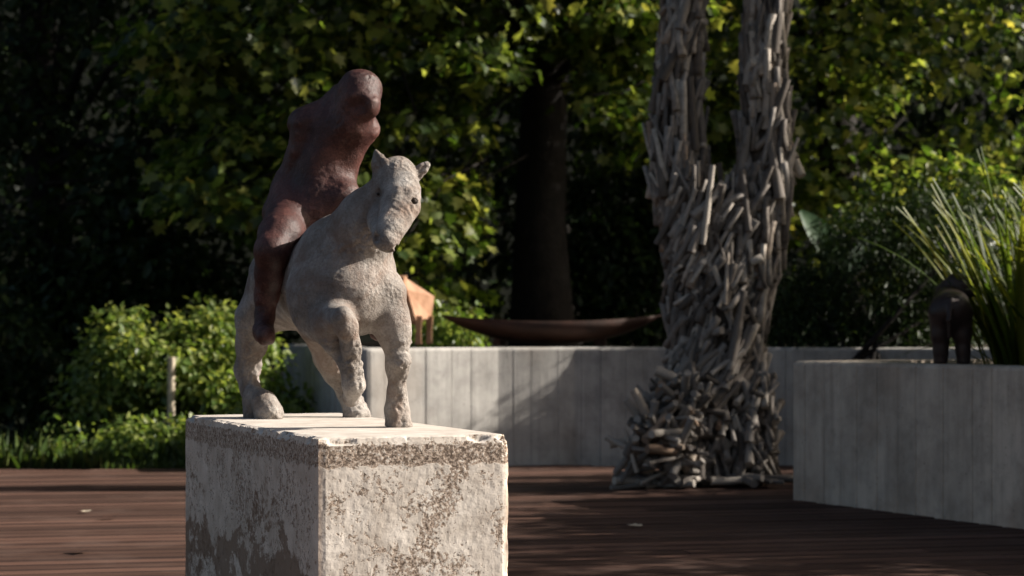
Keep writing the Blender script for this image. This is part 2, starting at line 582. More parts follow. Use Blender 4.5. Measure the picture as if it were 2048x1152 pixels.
# ---- curved concrete walls with board marks
def wall(name, path, z0, z1, thick, label, cat, board=0.165, closed_ends=True, inner_left=True, cornr=0.0):
    """path: plan polyline of the exposed face, walked with the exposed face on the right hand"""
    P = [Vector((x, y)) for x, y in path]
    if cornr:
        Q = [P[0]]
        for i in range(1, len(P) - 1):
            a, b, c = P[i - 1], P[i], P[i + 1]
            u, v = (a - b).normalized(), (c - b).normalized()
            if u.dot(v) < -0.93: Q.append(b); continue
            for q in range(7):
                s = q / 6
                p0, p2 = b + u * cornr, b + v * cornr
                Q.append(p0 * (1 - s) ** 2 + b * 2 * s * (1 - s) + p2 * s * s)
        Q.append(P[-1]); P = Q
    # stations along the path: every board gets its own small setback, with a groove beside it
    L = [0.0]
    for i in range(1, len(P)): L.append(L[-1] + (P[i] - P[i - 1]).length)
    rr = random.Random(hash(name) % 1 + 5)
    st = []
    s = 0.0
    while s < L[-1] - 0.05:
        wd = board * rr.uniform(0.75, 1.25)
        e = min(s + wd, L[-1])
        off = rr.uniform(-0.0025, 0.0025)
        st += [(s + 0.002, off), (s + wd * 0.33, off + rr.uniform(-.001, .001)), (s + wd * 0.66, off), (e - 0.004, off), (e - 0.003, off - 0.0045), (e - 0.001, off - 0.0045)]
        s = e
    for q in L: st.append((q, None))
    st.sort(key=lambda a: a[0])
    def on(s):
        s = min(max(s, 0), L[-1])
        for i in range(1, len(P)):
            if s <= L[i] + 1e-9:
                f = (s - L[i - 1]) / max(L[i] - L[i - 1], 1e-9)
                t = (P[i] - P[i - 1]).normalized()
                return P[i - 1].lerp(P[i], f), t
        return P[-1], (P[-1] - P[-2]).normalized()
    V, Fc = [], []
    zs = [z0, z0 + (z1 - z0) * .25, z0 + (z1 - z0) * .5, z0 + (z1 - z0) * .75, z1 - 0.022]
    prof = [(0.0, z) for z in zs] + [(0.006, z1 - 0.008), (0.022, z1)]
    nprof = len(prof) + 2
    lo = 0.0
    rows = 0
    for s, off in st:
        if off is None: off = lo
        lo = off if off > -0.009 else lo
        p, t = on(s)
        t2 = (on(s + 0.05)[1] + on(s - 0.05)[1]).normalized()
        nrm = Vector((t2.y, -t2.x))                # right hand side
        for ins, z in prof:
            wob = 0.0016 * noise.noise(Vector((s * 9, z * 5, 3.3)))
            q = p + nrm * ((off if z < z1 - 0.015 else off * 0.3) - ins + wob)
            V.append((q.x, q.y, z + 0.004 * noise.noise(Vector((s * 2.0, 1, z * 3))) * (z > z0 + .5)))
        q = p - nrm * (thick - 0.02); V.append((q.x, q.y, z1))
        q = p - nrm * thick; V.append((q.x, q.y, z1 - 0.12))
        rows += 1
    for i in range(rows - 1):
        for j in range(nprof - 1):
            a = i * nprof + j
            Fc.append((a, a + nprof, a + nprof + 1, a + 1))
    Fc.append(tuple(range(nprof)))
    Fc.append(tuple((rows - 1) * nprof + j for j in range(nprof - 1, -1, -1)))
    o = link(name, mesh_py(name, V, Fc), TINTCONC if name == 'planter_wall' else CONC)
    return tag(o, label, cat)


back_path = [(-1.93, 17.8), (-1.65, 16.9), (-1.03, 14.42), (-0.62, 14.69), (-0.1, 14.97), (0.45, 15.11), (1.05, 15.14), (1.9, 15.05), (2.8, 14.85), (4.2, 14.4), (6.0, 13.6)]
wall('garden_wall', back_path, -0.08, 0.84, 0.24, 'long low board marked concrete wall curving behind the deck, partly sunlit, with rusty sculptures above it', 'wall', 0.165, cornr=0.11)
plant_path = [(4.1, 13.4), (1.60, 12.115), (3.52, 8.36), (5.2, 8.9)]
wall('planter_wall', plant_path, -0.08, 0.795, 0.26, 'shaded concrete planter wall at the right holding the strappy grass and a small dark statue', 'planter wall', 0.20, cornr=0.05)

# raised beds behind the walls
bed = [(-1.75, 17.7), (-1.45, 16.9), (-0.90, 14.66), (-0.1, 15.12), (1.05, 15.28), (1.9, 15.21), (2.8, 15.0), (4.2, 14.56), (6.0, 13.75), (60, 12), (60, 60), (-1.75, 60)]
sheet('raised_bed', bed, 0.79, SOIL)
sheet('planter_soil', [(1.86, 12.08), (3.58, 8.62), (5.2, 9.1), (4.2, 13.25)], 0.772, SOIL)

# ---- timber deck: every board its own piece
ang = rad(12.5)
ux, uy = math.cos(ang), math.sin(ang)
deck_base = sheet('deck', [(-14, 3.0), (7, 3.0), (7, 14.4), (1.9, 15.15), (1.05, 15.2), (-0.1, 15.0), (-0.95, 14.6), (-1.0, 14.68), (-14, 14.68)], -0.05, JOIST)
BW = 0.170
rb = random.Random(3)
deck_poly_top = 14.70
nb = 0
near = MB()
for i in range(-30, 104):
    off = i * BW                                # distance of the board axis from the origin, across the boards
    joints = [-15.0, rb.uniform(-6.5, -0.5), rb.uniform(0.8, 5.0), 10.0]
    for a, b in zip(joints[:-1], joints[1:]):
        a2, b2 = a + 0.0015, b - 0.0015
        lo_, hi_ = off + 0.009, off + BW - 0.009
        # keep within the deck: y between 6.8 and the far edge (walls hide the rest)
        def P(u, v): return (u * ux - v * uy, u * uy + v * ux)
        def top(x): return 14.70 if x < -1.02 else 15.10
        def clip(u, v, hi):
            x, y = P(u, v)
            if hi and y > top(x):
                u = (top(x) + 0.02 * math.sin(i * 2.1) - v * ux) / uy
            return u
        mid = P(0.5 * (a + b), off)
        if P(a2, lo_)[1] > top(P(a2, lo_)[0]) - 0.02: continue
        bl, bh = clip(b2, lo_, True), clip(b2, hi_, True)
        isnear = P(bl, lo_)[1] < 6.6
        if isnear and (P(a2, lo_)[1] < -6 or i < -40): continue
        if bl - a2 < 0.15 or bh - a2 < 0.15: continue
        if not isnear and (P(a2, lo_)[0] > 4.8 or P(bl, lo_)[0] < -4.6): isnear = True
        zt = 0.0 + rb.uniform(-0.0025, 0.0025)
        e = 0.011
        V = []
        for (u0, v0) in ((a2, lo_), (bl, lo_), (bh, hi_), (a2, hi_)): V.append((u0, v0, -0.028))
        for (u0, v0) in ((a2, lo_), (bl, lo_), (bh, hi_), (a2, hi_)): V.append((u0, v0, zt - e))
        for (u0, v0) in ((a2, lo_ + e), (bl, lo_ + e), (bh, hi_ - e), (a2, hi_ - e)): V.append((u0, v0, zt))
        Fc = [(3, 2, 1, 0), (8, 9, 10, 11)]
        for k in range(4):
            k2 = (k + 1) % 4
            Fc += [(k, k2, k2 + 4, k + 4), (k + 4, k2 + 4, k2 + 8, k + 8)]
        if isnear:
            near.add((V, Fc)); continue
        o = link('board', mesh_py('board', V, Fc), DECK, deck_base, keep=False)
        o.rotation_euler = (0, 0, ang)
        nb += 1
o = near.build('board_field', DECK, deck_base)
o.matrix_parent_inverse = Matrix.Identity(4)
o.rotation_euler = (0, 0, ang)
tag(o, kind='stuff')
print('boards', nb)

# ------------------------------------------------------------------ plinth
TH = rad(21.9)
PW, PL, PH = 0.58, 1.63, 0.68
N0 = Vector((-0.544, 5.90, 0.0))
eX = Vector((math.cos(TH), math.sin(TH), 0))
eY = Vector((-math.sin(TH), math.cos(TH), 0))
PC = N0 + eX * PW / 2 + eY * PL / 2

def build_plinth():
    h = 0.0078
    bm = bmesh.new()
    dims = (PW, PL, PH)
    nxy = [max(2, int(round(q / h))) for q in dims]
    cache = {}
    V = []
    def vert(i, j, k):
        key = (i, j, k)
        if key in cache: return cache[key]
        x = -PW / 2 + PW * i / nxy[0]; y = -PL / 2 + PL * j / nxy[1]; z = PH * k / nxy[2]
        # soft irregular arrises, knocked off here and there along the top
        ex = PW / 2 - abs(x); ey = PL / 2 - abs(y); ez = PH - z
        p = Vector((x, y, z))
        e = sorted((ex, ey, ez))
        q = Vector((x, y, z))
        chip = max(0.0, (noise.noise(p * 14 + Vector((3, 9, 4))) - 0.22) * 2.2) + max(0.0, noise.noise(p * 60) * 0.25)
        if e[1] < 0.024:
            amt = (0.024 - e[1]) * (0.16 + (0.75 * chip if ez < 0.024 else 0.35 * chip))
            n = Vector((math.copysign(1, x) if ex < 0.024 else 0, math.copysign(1, y) if ey < 0.024 else 0, 1 if ez < 0.024 else 0))
            q -= n * amt
        rg = noise.noise(p * 60) * 0.0012 + noise.noise(p * 9) * 0.0016
        if ex < 1e-6: q.x += math.copysign(1, x) * rg
        if ey < 1e-6: q.y += math.copysign(1, y) * rg
        if k == nxy[2]: q.z -= abs(noise.noise(p * 20)) * 0.0006
        cache[key] = len(V); V.append(tuple(q))
        return cache[key]
    Fc = []
    nx_, ny_, nz_ = nxy
    for i in range(nx_):
        for k in range(nz_):
            Fc.append((vert(i, 0, k), vert(i + 1, 0, k), vert(i + 1, 0, k + 1), vert(i, 0, k + 1)))
            Fc.append((vert(i, ny_, k + 1), vert(i + 1, ny_, k + 1), vert(i + 1, ny_, k), vert(i, ny_, k)))
        for j in range(ny_):
            Fc.append((vert(i, j, nz_), vert(i + 1, j, nz_), vert(i + 1, j + 1, nz_), vert(i, j + 1, nz_)))
    for j in range(ny_):
        for k in range(nz_):
            Fc.append((vert(0, j, k + 1), vert(0, j + 1, k + 1), vert(0, j + 1, k), vert(0, j, k)))
            Fc.append((vert(nx_, j, k), vert(nx_, j + 1, k), vert(nx_, j + 1, k + 1), vert(nx_, j, k + 1)))
    me = mesh_py('plinth', V, Fc)
    o = link('plinth', me, PLINTH)
    o.location = PC + Vector((0, 0, 0.004)); o.rotation_euler = (0, 0, TH)
    o.location.z = 0.004
    tag(o, 'large weathered pale cement plinth with brown stains carrying the horse and rider', 'plinth')
build_plinth()
TOPZ = PH + 0.004

# ------------------------------------------------------------------ horse and rider
def build_horse():
    root = empty('horse_statue', (-0.58, 6.9, TOPZ))
    tag(root, 'pale rough stone horse statue striding on the plinth with its head turned to the right', 'horse statue')
    pr = []
    pr += chain((602, 562, 7.20, 100), (655, 562, 6.86, 97), (688, 564, 6.58, 103), k=0.045)
    pr += chain((588, 556, 7.3, 90), (652, 548, 6.9, 80), (682, 530, 6.62, 88), k=0.04)
    pr += ball(700, 590, 6.50, 84, 0.05)
    pr += ball(748, 586, 6.52, 50, 0.04)
    pr += ball(634, 588, 6.52, 60, 0.045)
    pr += chain((684, 525, 6.58, 90), (736, 450, 6.48, 64), (784, 382, 6.40, 47), k=0.045)
    # head
    pr += chain((794, 358, 6.38, 43), (799, 403, 6.31, 38.5), (782, 460, 6.22, 26), (778, 481, 6.19, 24), k=0.02)
    pr += chain((768, 395, 6.43, 30), (763, 440, 6.34, 24), (764, 478, 6.25, 20), k=0.02)
    pr += chain((812, 372, 6.33, 26), (814, 415, 6.28, 24), (792, 462, 6.20, 19), k=0.015)
    # ears
    pr += chain((766, 354, 6.39, 22), (759, 330, 6.38, 15), (752, 304, 6.38, 5), k=0.006)
    pr += chain((784, 346, 6.33, 8), (771, 327, 6.345, 6), (755, 306, 6.37, 4), k=0.006)
    pr += chain((830, 352, 6.38, 15), (845, 338, 6.38, 10.5), (854, 330, 6.38, 6), k=0.008)
    # standing foreleg
    pr += chain((768, 590, 6.50, 44), (780, 640, 6.50, 35), (789, 672, 6.50, 29), (796, 728, 6.50, 21), (793, 788, 6.52, 17), (792, 818, 6.53, 21), (796, 852, 6.54, 30), k=0.03)
    pr += ball(800, 725, 6.47, 19, 0.02)
    # raised foreleg
    pr += chain((636, 610, 6.52, 54), (662, 640, 6.40, 38), (684, 640, 6.30, 23), k=0.035)
    pr += chain((688, 632, 6.28, 19), (694, 655, 6.30, 22), (703, 690, 6.33, 19), (706, 735, 6.36, 17), (708, 768, 6.38, 23), (702, 796, 6.42, 17), k=0.018)
    pr += chain((640, 640, 6.50, 44), (676, 680, 6.40, 26), (694, 735, 6.38, 16), k=0.03)
    # hind legs
    pr += chain((648, 660, 7.16, 48), (662, 712, 7.22, 33), (675, 748, 7.26, 25), (692, 785, 7.28, 18), (704, 808, 7.26, 19), (711, 832, 7.25, 29), k=0.03)
    pr += chain((556, 590, 7.16, 76), (515, 636, 7.18, 42), (502, 690, 7.22, 27), (494, 740, 7.26, 23), (500, 780, 7.24, 18), k=0.03)
    pr += chain((501, 778, 7.24, 19), (513, 808, 7.20, 26), (514, 832, 7.20, 26), k=0.02)
    pr += chain((508, 782, 7.20, 13), (530, 806, 7.14, 23), (537, 824, 7.12, 26), (538, 838, 7.12, 26), k=0.02)
    # tail laid against the far side
    pr += chain((600, 520, 7.42, 30), (602, 590, 7.48, 22), (604, 636, 7.45, 13), k=0.03)
    carve = []
    Vc, Fc = sculpt(pr, 0.012, 0.03, TOPZ)
    bvh = BVHTree.FromPolygons([tuple(v) for v in Vc], [tuple(f) for f in Fc])
    eye0 = Vector((0, 0, EYE))
    def surf(x, y):
        hit = bvh.ray_cast(eye0, (at(x, y, 6.3) - eye0).normalized())
        return hit[0].y if hit[0] else 6.3
    eyes = []
    def cv(x, y, r, kk=0.006, deep=0.006):
        d = surf(x, y); p = at(x, y, d + deep)
        carve.append((p, r / F * d, at(x, y, d - 0.05), r / F * d, kk))
        return p
    eyes.append(cv(829, 402, 6.5, 0.006, 0.010))
    eyes.append(cv(756, 388, 7, 0.014, 0.010))
    cv(753, 476, 10, 0.006, 0.012)
    for a_, b_ in (((802, 489), (792, 496)), ((792, 496), (778, 503))):
        carve.append((at(a_[0], a_[1], surf(*a_)), 0.0085, at(b_[0], b_[1], surf(*b_)), 0.0085, 0.003))
    carve.append((at(850, 332, surf(850, 332) - 0.004), 0.008, at(838, 342, surf(838, 342) - 0.004), 0.006, 0.006))
    V, Fq = sculpt(pr, 0.0048, 0.03, TOPZ, carve)
    me = mesh_np('body', V, Fq, True)
    roughen(me, [(11, 0.007, None), (40, 0.0050, 'f'), (75, 0.0055, 'f'), (130, 0.0030, 'f'), (26, 0.0026, None)])
    n = len(me.vertices)
    co = np.empty(n * 3, np.float32); me.vertices.foreach_get('co', co); co = co.reshape(-1, 3)
    co[:, 2] = np.maximum(co[:, 2], TOPZ - 0.001)
    me.vertices.foreach_set('co', co.ravel()); me.update()
    link('body', me, STONE, root)
    for c, R in zip(eyes, (0.007, 0.005)):
        b = MB(); c = c + Vector((0, 0.004, 0))
        bm = bmesh.new(); bmesh.ops.create_icosphere(bm, subdivisions=2, radius=R)
        bm.verts.ensure_lookup_table()
        b.V = [v.co + c for v in bm.verts]; b.F = [tuple(v.index for v in f.verts) for f in bm.faces]
        bm.free()
        b.build('eye', DARKHOLE, root, True)
build_horse()


def build_rider():
    root = empty('rider_statue', (-0.62, 6.88, 1.25))
    tag(root, 'armless dark oxblood rider statue without a face sitting on the pale horse', 'rider statue')
    pr = []
    pr += chain((613, 250, 6.92, 32), (606, 320, 6.95, 32), (592, 380, 6.98, 46), (582, 425, 6.96, 56), k=0.03)
    pr += chain((665, 258, 6.90, 44), (650, 330, 6.92, 48), (634, 420, 6.92, 66), k=0.035)
    pr += chain((733, 262, 6.88, 22), (698, 308, 6.90, 25), (678, 350, 6.92, 32), (664, 410, 6.92, 50), k=0.028)
    pr += ball(688, 396, 6.86, 32, 0.05)
    pr += chain((606, 246, 6.92, 25), (668, 248, 6.92, 38), (738, 258, 6.90, 21), k=0.025)
    pr += chain((603, 248, 6.89, 22), (598, 300, 6.90, 17), (592, 330, 6.93, 16), k=0.012)
    # head and neck
    pr += chain((722, 182, 6.84, 43), (733, 210, 6.80, 29), k=0.03)
    pr += chain((716, 200, 6.82, 34), (703, 248, 6.85, 36), (675, 290, 6.89, 36), k=0.022)
    pr += chain((716, 186, 6.86, 38), (700, 235, 6.89, 40), (690, 262, 6.89, 40), k=0.03)
    pr += chain((694, 176, 6.88, 20), (668, 212, 6.90, 20), (650, 236, 6.88, 18), k=0.014)
    pr += chain((680, 190, 6.93, 22), (630, 230, 6.94, 20), (600, 242, 6.93, 18), k=0.03)
    # near leg
    pr += chain((588, 425, 6.93, 54), (560, 468, 6.76, 40), (546, 500, 6.70, 35), k=0.03)
    pr += chain((546, 500, 6.70, 35), (541, 545, 6.74, 30), (533, 590, 6.77, 23), (530, 632, 6.77, 18), (527, 664, 6.74, 20), k=0.02)
    pr += chain((526, 662, 6.75, 19), (531, 672, 6.66, 19), k=0.015)
    # far leg, behind the horse's neck
    pr += chain((680, 430, 6.96, 50), (745, 500, 6.82, 36), (752, 560, 6.92, 28), (756, 640, 6.96, 18), (758, 664, 6.90, 19), k=0.03)
    Vc, Fc = sculpt(pr, 0.012, 0.03)
    bvh = BVHTree.FromPolygons([tuple(v) for v in Vc], [tuple(f) for f in Fc])
    eye0 = Vector((0, 0, EYE))
    carve = []
    for x, y, rp, dp in ((708, 216, 34, 0.011), (650, 330, 70, 0.006)):
        d = bvh.ray_cast(eye0, (at(x, y, 6.8) - eye0).normalized())[0].y
        R = rp / F * d
        c = at(x, y, d - R + dp)
        carve.append((c, R, c + Vector((0.0005, 0, 0)), R, 0.014))
    V, Fq = sculpt(pr, 0.0052, 0.03, None, carve)
    me = mesh_np('body', V, Fq, True)
    roughen(me, [(12, 0.004, None), (45, 0.0028, 7.0), (90, 0.0022, 6.0)])
    link('body', me, RIDER, root)
build_rider()


# ------------------------------------------------------------------ stick sculpture
def build_sticks():
    root = empty('driftwood_sculpture', (1.28, 13.3, 0))
    tag(root, 'tall forked sculpture of bundled grey sticks standing on the deck before the wall', 'stick sculpture')
    limbs = [   # points (px, py, d, rpx), mean lean in degrees, spread, number of sticks
        ([(1385, -190, 13.3, 40), (1368, 0, 13.3, 42), (1358, 150, 13.3, 48), (1353, 300, 13.3, 56), (1372, 440, 13.3, 66)], 4, 13, 330),
        ([(1540, -190, 13.3, 38), (1533, 0, 13.3, 40), (1528, 150, 13.3, 46), (1530, 300, 13.3, 54), (1518, 440, 13.3, 66)], -2, 12, 330),
        ([(1392, 400, 13.25, 72), (1392, 560, 13.25, 60), (1405, 690, 13.25, 68), (1390, 800, 13.2, 78)], 22, 17, 330),
        ([(1502, 400, 13.3, 74), (1492, 560, 13.3, 60), (1472, 690, 13.3, 52), (1470, 800, 13.3, 62)], 4, 14, 260),
        ([(1450, 400, 13.22, 40), (1445, 560, 13.18, 60), (1440, 700, 13.18, 62), (1430, 800, 13.15, 70)], 26, 16, 170),
        ([(1475, 760, 13.25, 66), (1485, 860, 13.2, 70), (1488, 965, 13.15, 62)], 6, 34, 200),
        ([(1400, 760, 13.15, 74), (1385, 860, 13.1, 64), (1380, 950, 13.05, 50)], 20, 34, 150),
        ([(1375, 790, 13.05, 50), (1330, 850, 12.9, 58), (1308, 930, 12.75, 62)], 40, 40, 150),
    ]
    rr = random.Random(21)
    # dark core so the bundle is not see-through
    core = []
    for pts, _, _, _ in limbs[:7]:
        core += chain(*[(x, y, d, r * 0.66) for x, y, d, r in pts])
    V, Fq = sculpt(core, 0.03, 0.04, 0.0)
    link('core', mesh_np('core', V, Fq, True), CORE, root)
    # a few stick shapes, slightly crooked, unit length along z, unit radius in x and y
    shapes = []
    for s in range(7):
        pts, rs = [], []
        for q in range(4):
            f = q / 3
            pts.append(Vector((rr.uniform(-.3, .3) * (0 < q < 3), rr.uniform(-.3, .3) * (0 < q < 3), f - 0.5)))
            rs.append(rr.uniform(0.82, 1.1) * (1.0 - 0.14 * f))
        Vs = [(p.x + g * math.cos(2 * math.pi * q / 7), p.y + g * math.sin(2 * math.pi * q / 7), p.z) for p, g in zip(pts, rs) for q in range(7)]
        Fs = [(i * 7 + q, i * 7 + (q + 1) % 7, i * 7 + 7 + (q + 1) % 7, i * 7 + 7 + q) for i in range(3) for q in range(7)]
        Fs += [tuple(range(6, -1, -1)), tuple(21 + q for q in range(7))]
        me = mesh_py('stick', Vs, Fs)
        for p in me.polygons: p.use_smooth = len(p.vertices) == 4
        me.materials.append(STICK)
        shapes.append(me)
    allst = []
    for li, (pts, lean, spread, n) in enumerate(limbs):
        W = [(at(x, y, d), r / F * d) for x, y, d, r in pts]
        cum = [0]
        for i in range(1, len(W)): cum.append(cum[-1] + (W[i][0] - W[i - 1][0]).length)
        for q in range(int(n * 1.05)):
            s = rr.uniform(0, cum[-1])
            i = max(1, next((k for k in range(1, len(cum)) if s <= cum[k]), len(cum) - 1))
            f = (s - cum[i - 1]) / (cum[i] - cum[i - 1])
            c = W[i - 1][0].lerp(W[i][0], f)
            r = W[i - 1][1] * (1 - f) + W[i][1] * f
            axis = (W[i - 1][0] - W[i][0]).normalized()
            if axis.z < 0: axis = -axis
            th = rr.uniform(0, 2 * math.pi)
            a = axis.cross(Vector((0, 1, 0))).normalized()      # points to the right
            b = axis.cross(a)
            out = a * math.cos(th) + b * math.sin(th)
            tang = axis.cross(out)
            ln = math.radians(rr.gauss(lean, spread))
            sgn = 1 if out.y < 0 else -1
            # lean in the tangent plane, so that front sticks tilt to the right
            side = tang * (1 if tang.x >= 0 else -1)
            if rr.random() < 0.09: ln += math.radians(rr.uniform(-60, 60))
            dr = axis * math.cos(ln) + side * math.sin(ln)
            dr += out * rr.gauss(0, 0.10 if li < 5 else 0.30)
            if li == 7 and rr.random() < 0.55:
                dr = out * 1.0 + Vector((rr.gauss(-.1, .5), rr.gauss(-.4, .4), rr.gauss(0.1, .5)))
            dr.normalize()
            L = rr.uniform(0.26, 0.62) if li < 2 else rr.uniform(0.22, 0.5) if li < 5 else rr.uniform(0.14, 0.36)
            R = 0.012 + 0.020 * rr.random() ** 1.4
            if li < 5 and abs(ln) > 0.6: L = min(L, 0.26)
            pc = c + out * (r * rr.uniform(0.68, 0.96))
            if pc.z - abs(dr.z) * L / 2 < 0.02: pc.z = 0.02 + abs(dr.z) * L / 2 + rr.uniform(0, .03)
            allst.append((pc, dr, L, R))
    for q in range(40):                                       # loose sticks round the foot
        pc = at(rr.uniform(1260, 1570), 0, rr.uniform(12.85, 13.3)); pc.z = rr.uniform(0.02, 0.07)
        an = rr.uniform(0, math.pi)
        allst.append((pc, Vector((math.cos(an), math.sin(an), rr.uniform(-.05, .1))).normalized(), rr.uniform(.15, .4), rr.uniform(.014, .026)))
    # the 300 that show largest are parts, the rest one mass
    def front(s):
        pc, dr, L, R = s
        nearest = min((abs(pc.x - 0) * 0, 0))
        return -(pc.y) * 2.2 + L * 1.5 + R * 8
    vis = [s for s in allst if s[0].z < 3.15]
    vis.sort(key=front, reverse=True)
    chosen = set(id(s) for s in vis[:300])
    bulk = MB()
    inv = Matrix.Translation(-root.location)
    for s in allst:
        pc, dr, L, R = s
        M = Matrix.Translation(pc) @ dr.to_track_quat('Z', 'Y').to_matrix().to_4x4() @ Matrix.Rotation(rr.uniform(0, 6.28), 4, 'Z') @ Matrix.Diagonal((R, R, L, 1))
        me = shapes[rr.randrange(7)]
        if id(s) in chosen:
            o = bpy.data.objects.new('stick', me)
            COL.objects.link(o)
            o.parent = root
            o.matrix_local = inv @ M
        else:
            bulk.add(([M @ v.co for v in me.vertices], [tuple(p.vertices) for p in me.polygons]))
    o = bulk.build('stick_bundle', STICK, root, False)
    for p in o.data.polygons: p.use_smooth = len(p.vertices) == 4
    tag(o, kind='stuff')
build_sticks()


# ------------------------------------------------------------------ rusted sculptures on the bed
def build_boat():
    root = empty('rusty_boat', (0.28, 15.55, 0.79))
    tag(root, 'long dark rusted steel boat shape lying behind the concrete wall in the shade', 'boat sculpture')
    V, Fc = [], []
    n, mseg = 26, 8
    xl, xr = -0.52, 1.10
    for i in range(n):
        f = i / (n - 1)
        x = xl + (xr - xl) * f
        top = 1.030 + 0.045 * abs(2 * f - 1) ** 2.2
        dep = 0.155 * (1 - abs(2 * f - 1) ** 2.6) + 0.012
        half = 0.24 * (1 - abs(2 * f - 1.0) ** 2.2) + 0.012
        for side, th in ((1, 0.0), (-1, 0.012)):
            for j in range(mseg + 1):
                g = -math.pi / 2 + math.pi * j / mseg
                y = 15.55 + math.sin(g) * (half - th)
                z = top - max(dep - th, 0.004) * math.cos(g) ** 0.8
                V.append((x, y, z + (0.0 if side == 1 else 0.0)))
    row = 2 * (mseg + 1)
    for i in range(n - 1):
        for j in range(mseg):
            a = i * row + j
            Fc.append((a, a + 1, a + row + 1, a + row))
            b = a + mseg + 1
            Fc.append((b, b + row, b + row + 1, b + 1))
        for j in (0, mseg):
            a = i * row + j; b = a + mseg + 1
            Fc.append((a, a + row, b + row, b) if j == 0 else (a, b, b + row, a + row))
    link('hull', mesh_py('hull', V, Fc, True), DARKRUST, root)
    for px in (1000, 1200):
        VF = tube([at(px, 690, 15.55) * 1.0, at(px, 676, 15.55)], [0.05, 0.05], 8)
        MB().add(VF).build('support', DARKRUST, root)
build_boat()


def build_bull():
    root = empty('rusty_animal', (-0.78, 15.25, 0.80))
    tag(root, 'orange rusted steel plate animal standing on the wall behind the horse foreleg', 'animal sculpture')
    # folded plates: a stocky animal seen from behind and to its right
    def plate(pts, ex):
        V = [Vector(p) for p in pts]; n = len(V)
        W = [v + Vector(ex) for v in V]
        Fc = [tuple(range(n)), tuple(range(2 * n - 1, n - 1, -1))] + [(i, i + n, (i + 1) % n + n, (i + 1) % n) for i in range(n)]
        return V + W, Fc
    d0 = 15.05
    X = lambda px: (px - 1024) / F * 15.15
    Z = lambda py: EYE + (HOR - py) / F * 15.15
    b = MB()
    ya, yb, yc = 15.02, 15.30, 15.60
    # flank facing the sun: front edge nearer to the camera, rump at the back right
    ring = [
        (X(806), 14.98, Z(552)), (X(816), 14.96, Z(580)), (X(834), 15.0, Z(640)), (X(812), 15.02, Z(650)), (X(775), 15.04, Z(640)), (X(772), 15.04, Z(575))]
    ring2 = [
        (X(826), 15.36, Z(578)), (X(866), 15.42, Z(592)), (X(860), 15.42, Z(636)), (X(826), 15.44, Z(650)), (X(790), 15.46, Z(640)), (X(785), 15.46, Z(590))]
    n = len(ring)
    V = ring + ring2
    Fc = [tuple(range(n)), tuple(range(2 * n - 1, n - 1, -1))] + [(i, i + n, (i + 1) % n + n, (i + 1) % n) for i in range(n)]
    MB().add((V, Fc)).build('body', RUST, root)
    for (px, y, w_) in ((838, 15.06, 13), (856, 15.38, 13), (786, 15.08, 13), (800, 15.42, 13)):
        Vl = []
        for (py, ww) in ((632, 1.25), (662, 0.75), (688.5, 0.95)):
            for sx, sy in ((-1, -1), (1, -1), (1, 1), (-1, 1)):
                Vl.append((X(px + sx * w_ * 0.5 * ww), y + sy * 0.035 * ww, max(Z(py), 0.795)))
        Fl = [(3, 2, 1, 0), (8, 9, 10, 11)]
        for q in (0, 4):
            for k in range(4):
                Fl.append((q + k, q + (k + 1) % 4, q + (k + 1) % 4 + 4, q + k + 4))
        MB().add((Vl, Fl)).build('leg', RUST, root)
    hd = [(X(790), 14.86, Z(556)), (X(812), 14.84, Z(556)), (X(808), 14.80, Z(596)), (X(794), 14.80, Z(596)),
          (X(778), 15.04, Z(552)), (X(816), 15.02, Z(552)), (X(812), 15.02, Z(600)), (X(782), 15.04, Z(600))]
    MB().add((hd, [(0, 1, 2, 3), (7, 6, 5, 4), (0, 4, 5, 1), (1, 5, 6, 2), (2, 6, 7, 3), (3, 7, 4, 0)])).build('head', RUST, root)
build_bull()


def build_bronze():
    root = empty('bronze_animal', (2.29, 11.05, 0.795))
    tag(root, 'small dark bronze animal statue seen from behind on the planter wall beside the grass', 'animal statue')
    k = dict(k=0.03)
    pr = []
    d = 11.0
    pr += chain((1882, 628, 11.0, 26), (1880, 670, 11.0, 17), (1881, 700, 11.0, 13), (1881, 722, 11.0, 14), **k)
    pr += chain((1920, 628, 11.0, 26), (1925, 670, 11.0, 17), (1926, 700, 11.0, 13), (1927, 724, 11.0, 14), **k)
    pr += chain((1901, 620, 11.0, 38), (1901, 615, 11.25, 38), **k)
    pr += chain((1901, 612, 11.25, 36), (1898, 585, 11.32, 24), (1912, 565, 11.28, 17), (1935, 568, 11.25, 14), (1946, 584, 11.24, 10), **k)
    pr += chain((1884, 640, 11.3, 18), (1884, 722, 11.32, 12), **k)
    pr += chain((1922, 640, 11.3, 18), (1926, 722, 11.32, 12), **k)
    pr += chain((1900, 600, 10.93, 8), (1898, 640, 10.88, 5), (1899, 676, 10.89, 4), k=0.01)
    V, Fq = sculpt(pr, 0.009, 0.03, 0.797)
    link('body', mesh_np('body', V, Fq, True), BRONZE, root)
build_bronze()


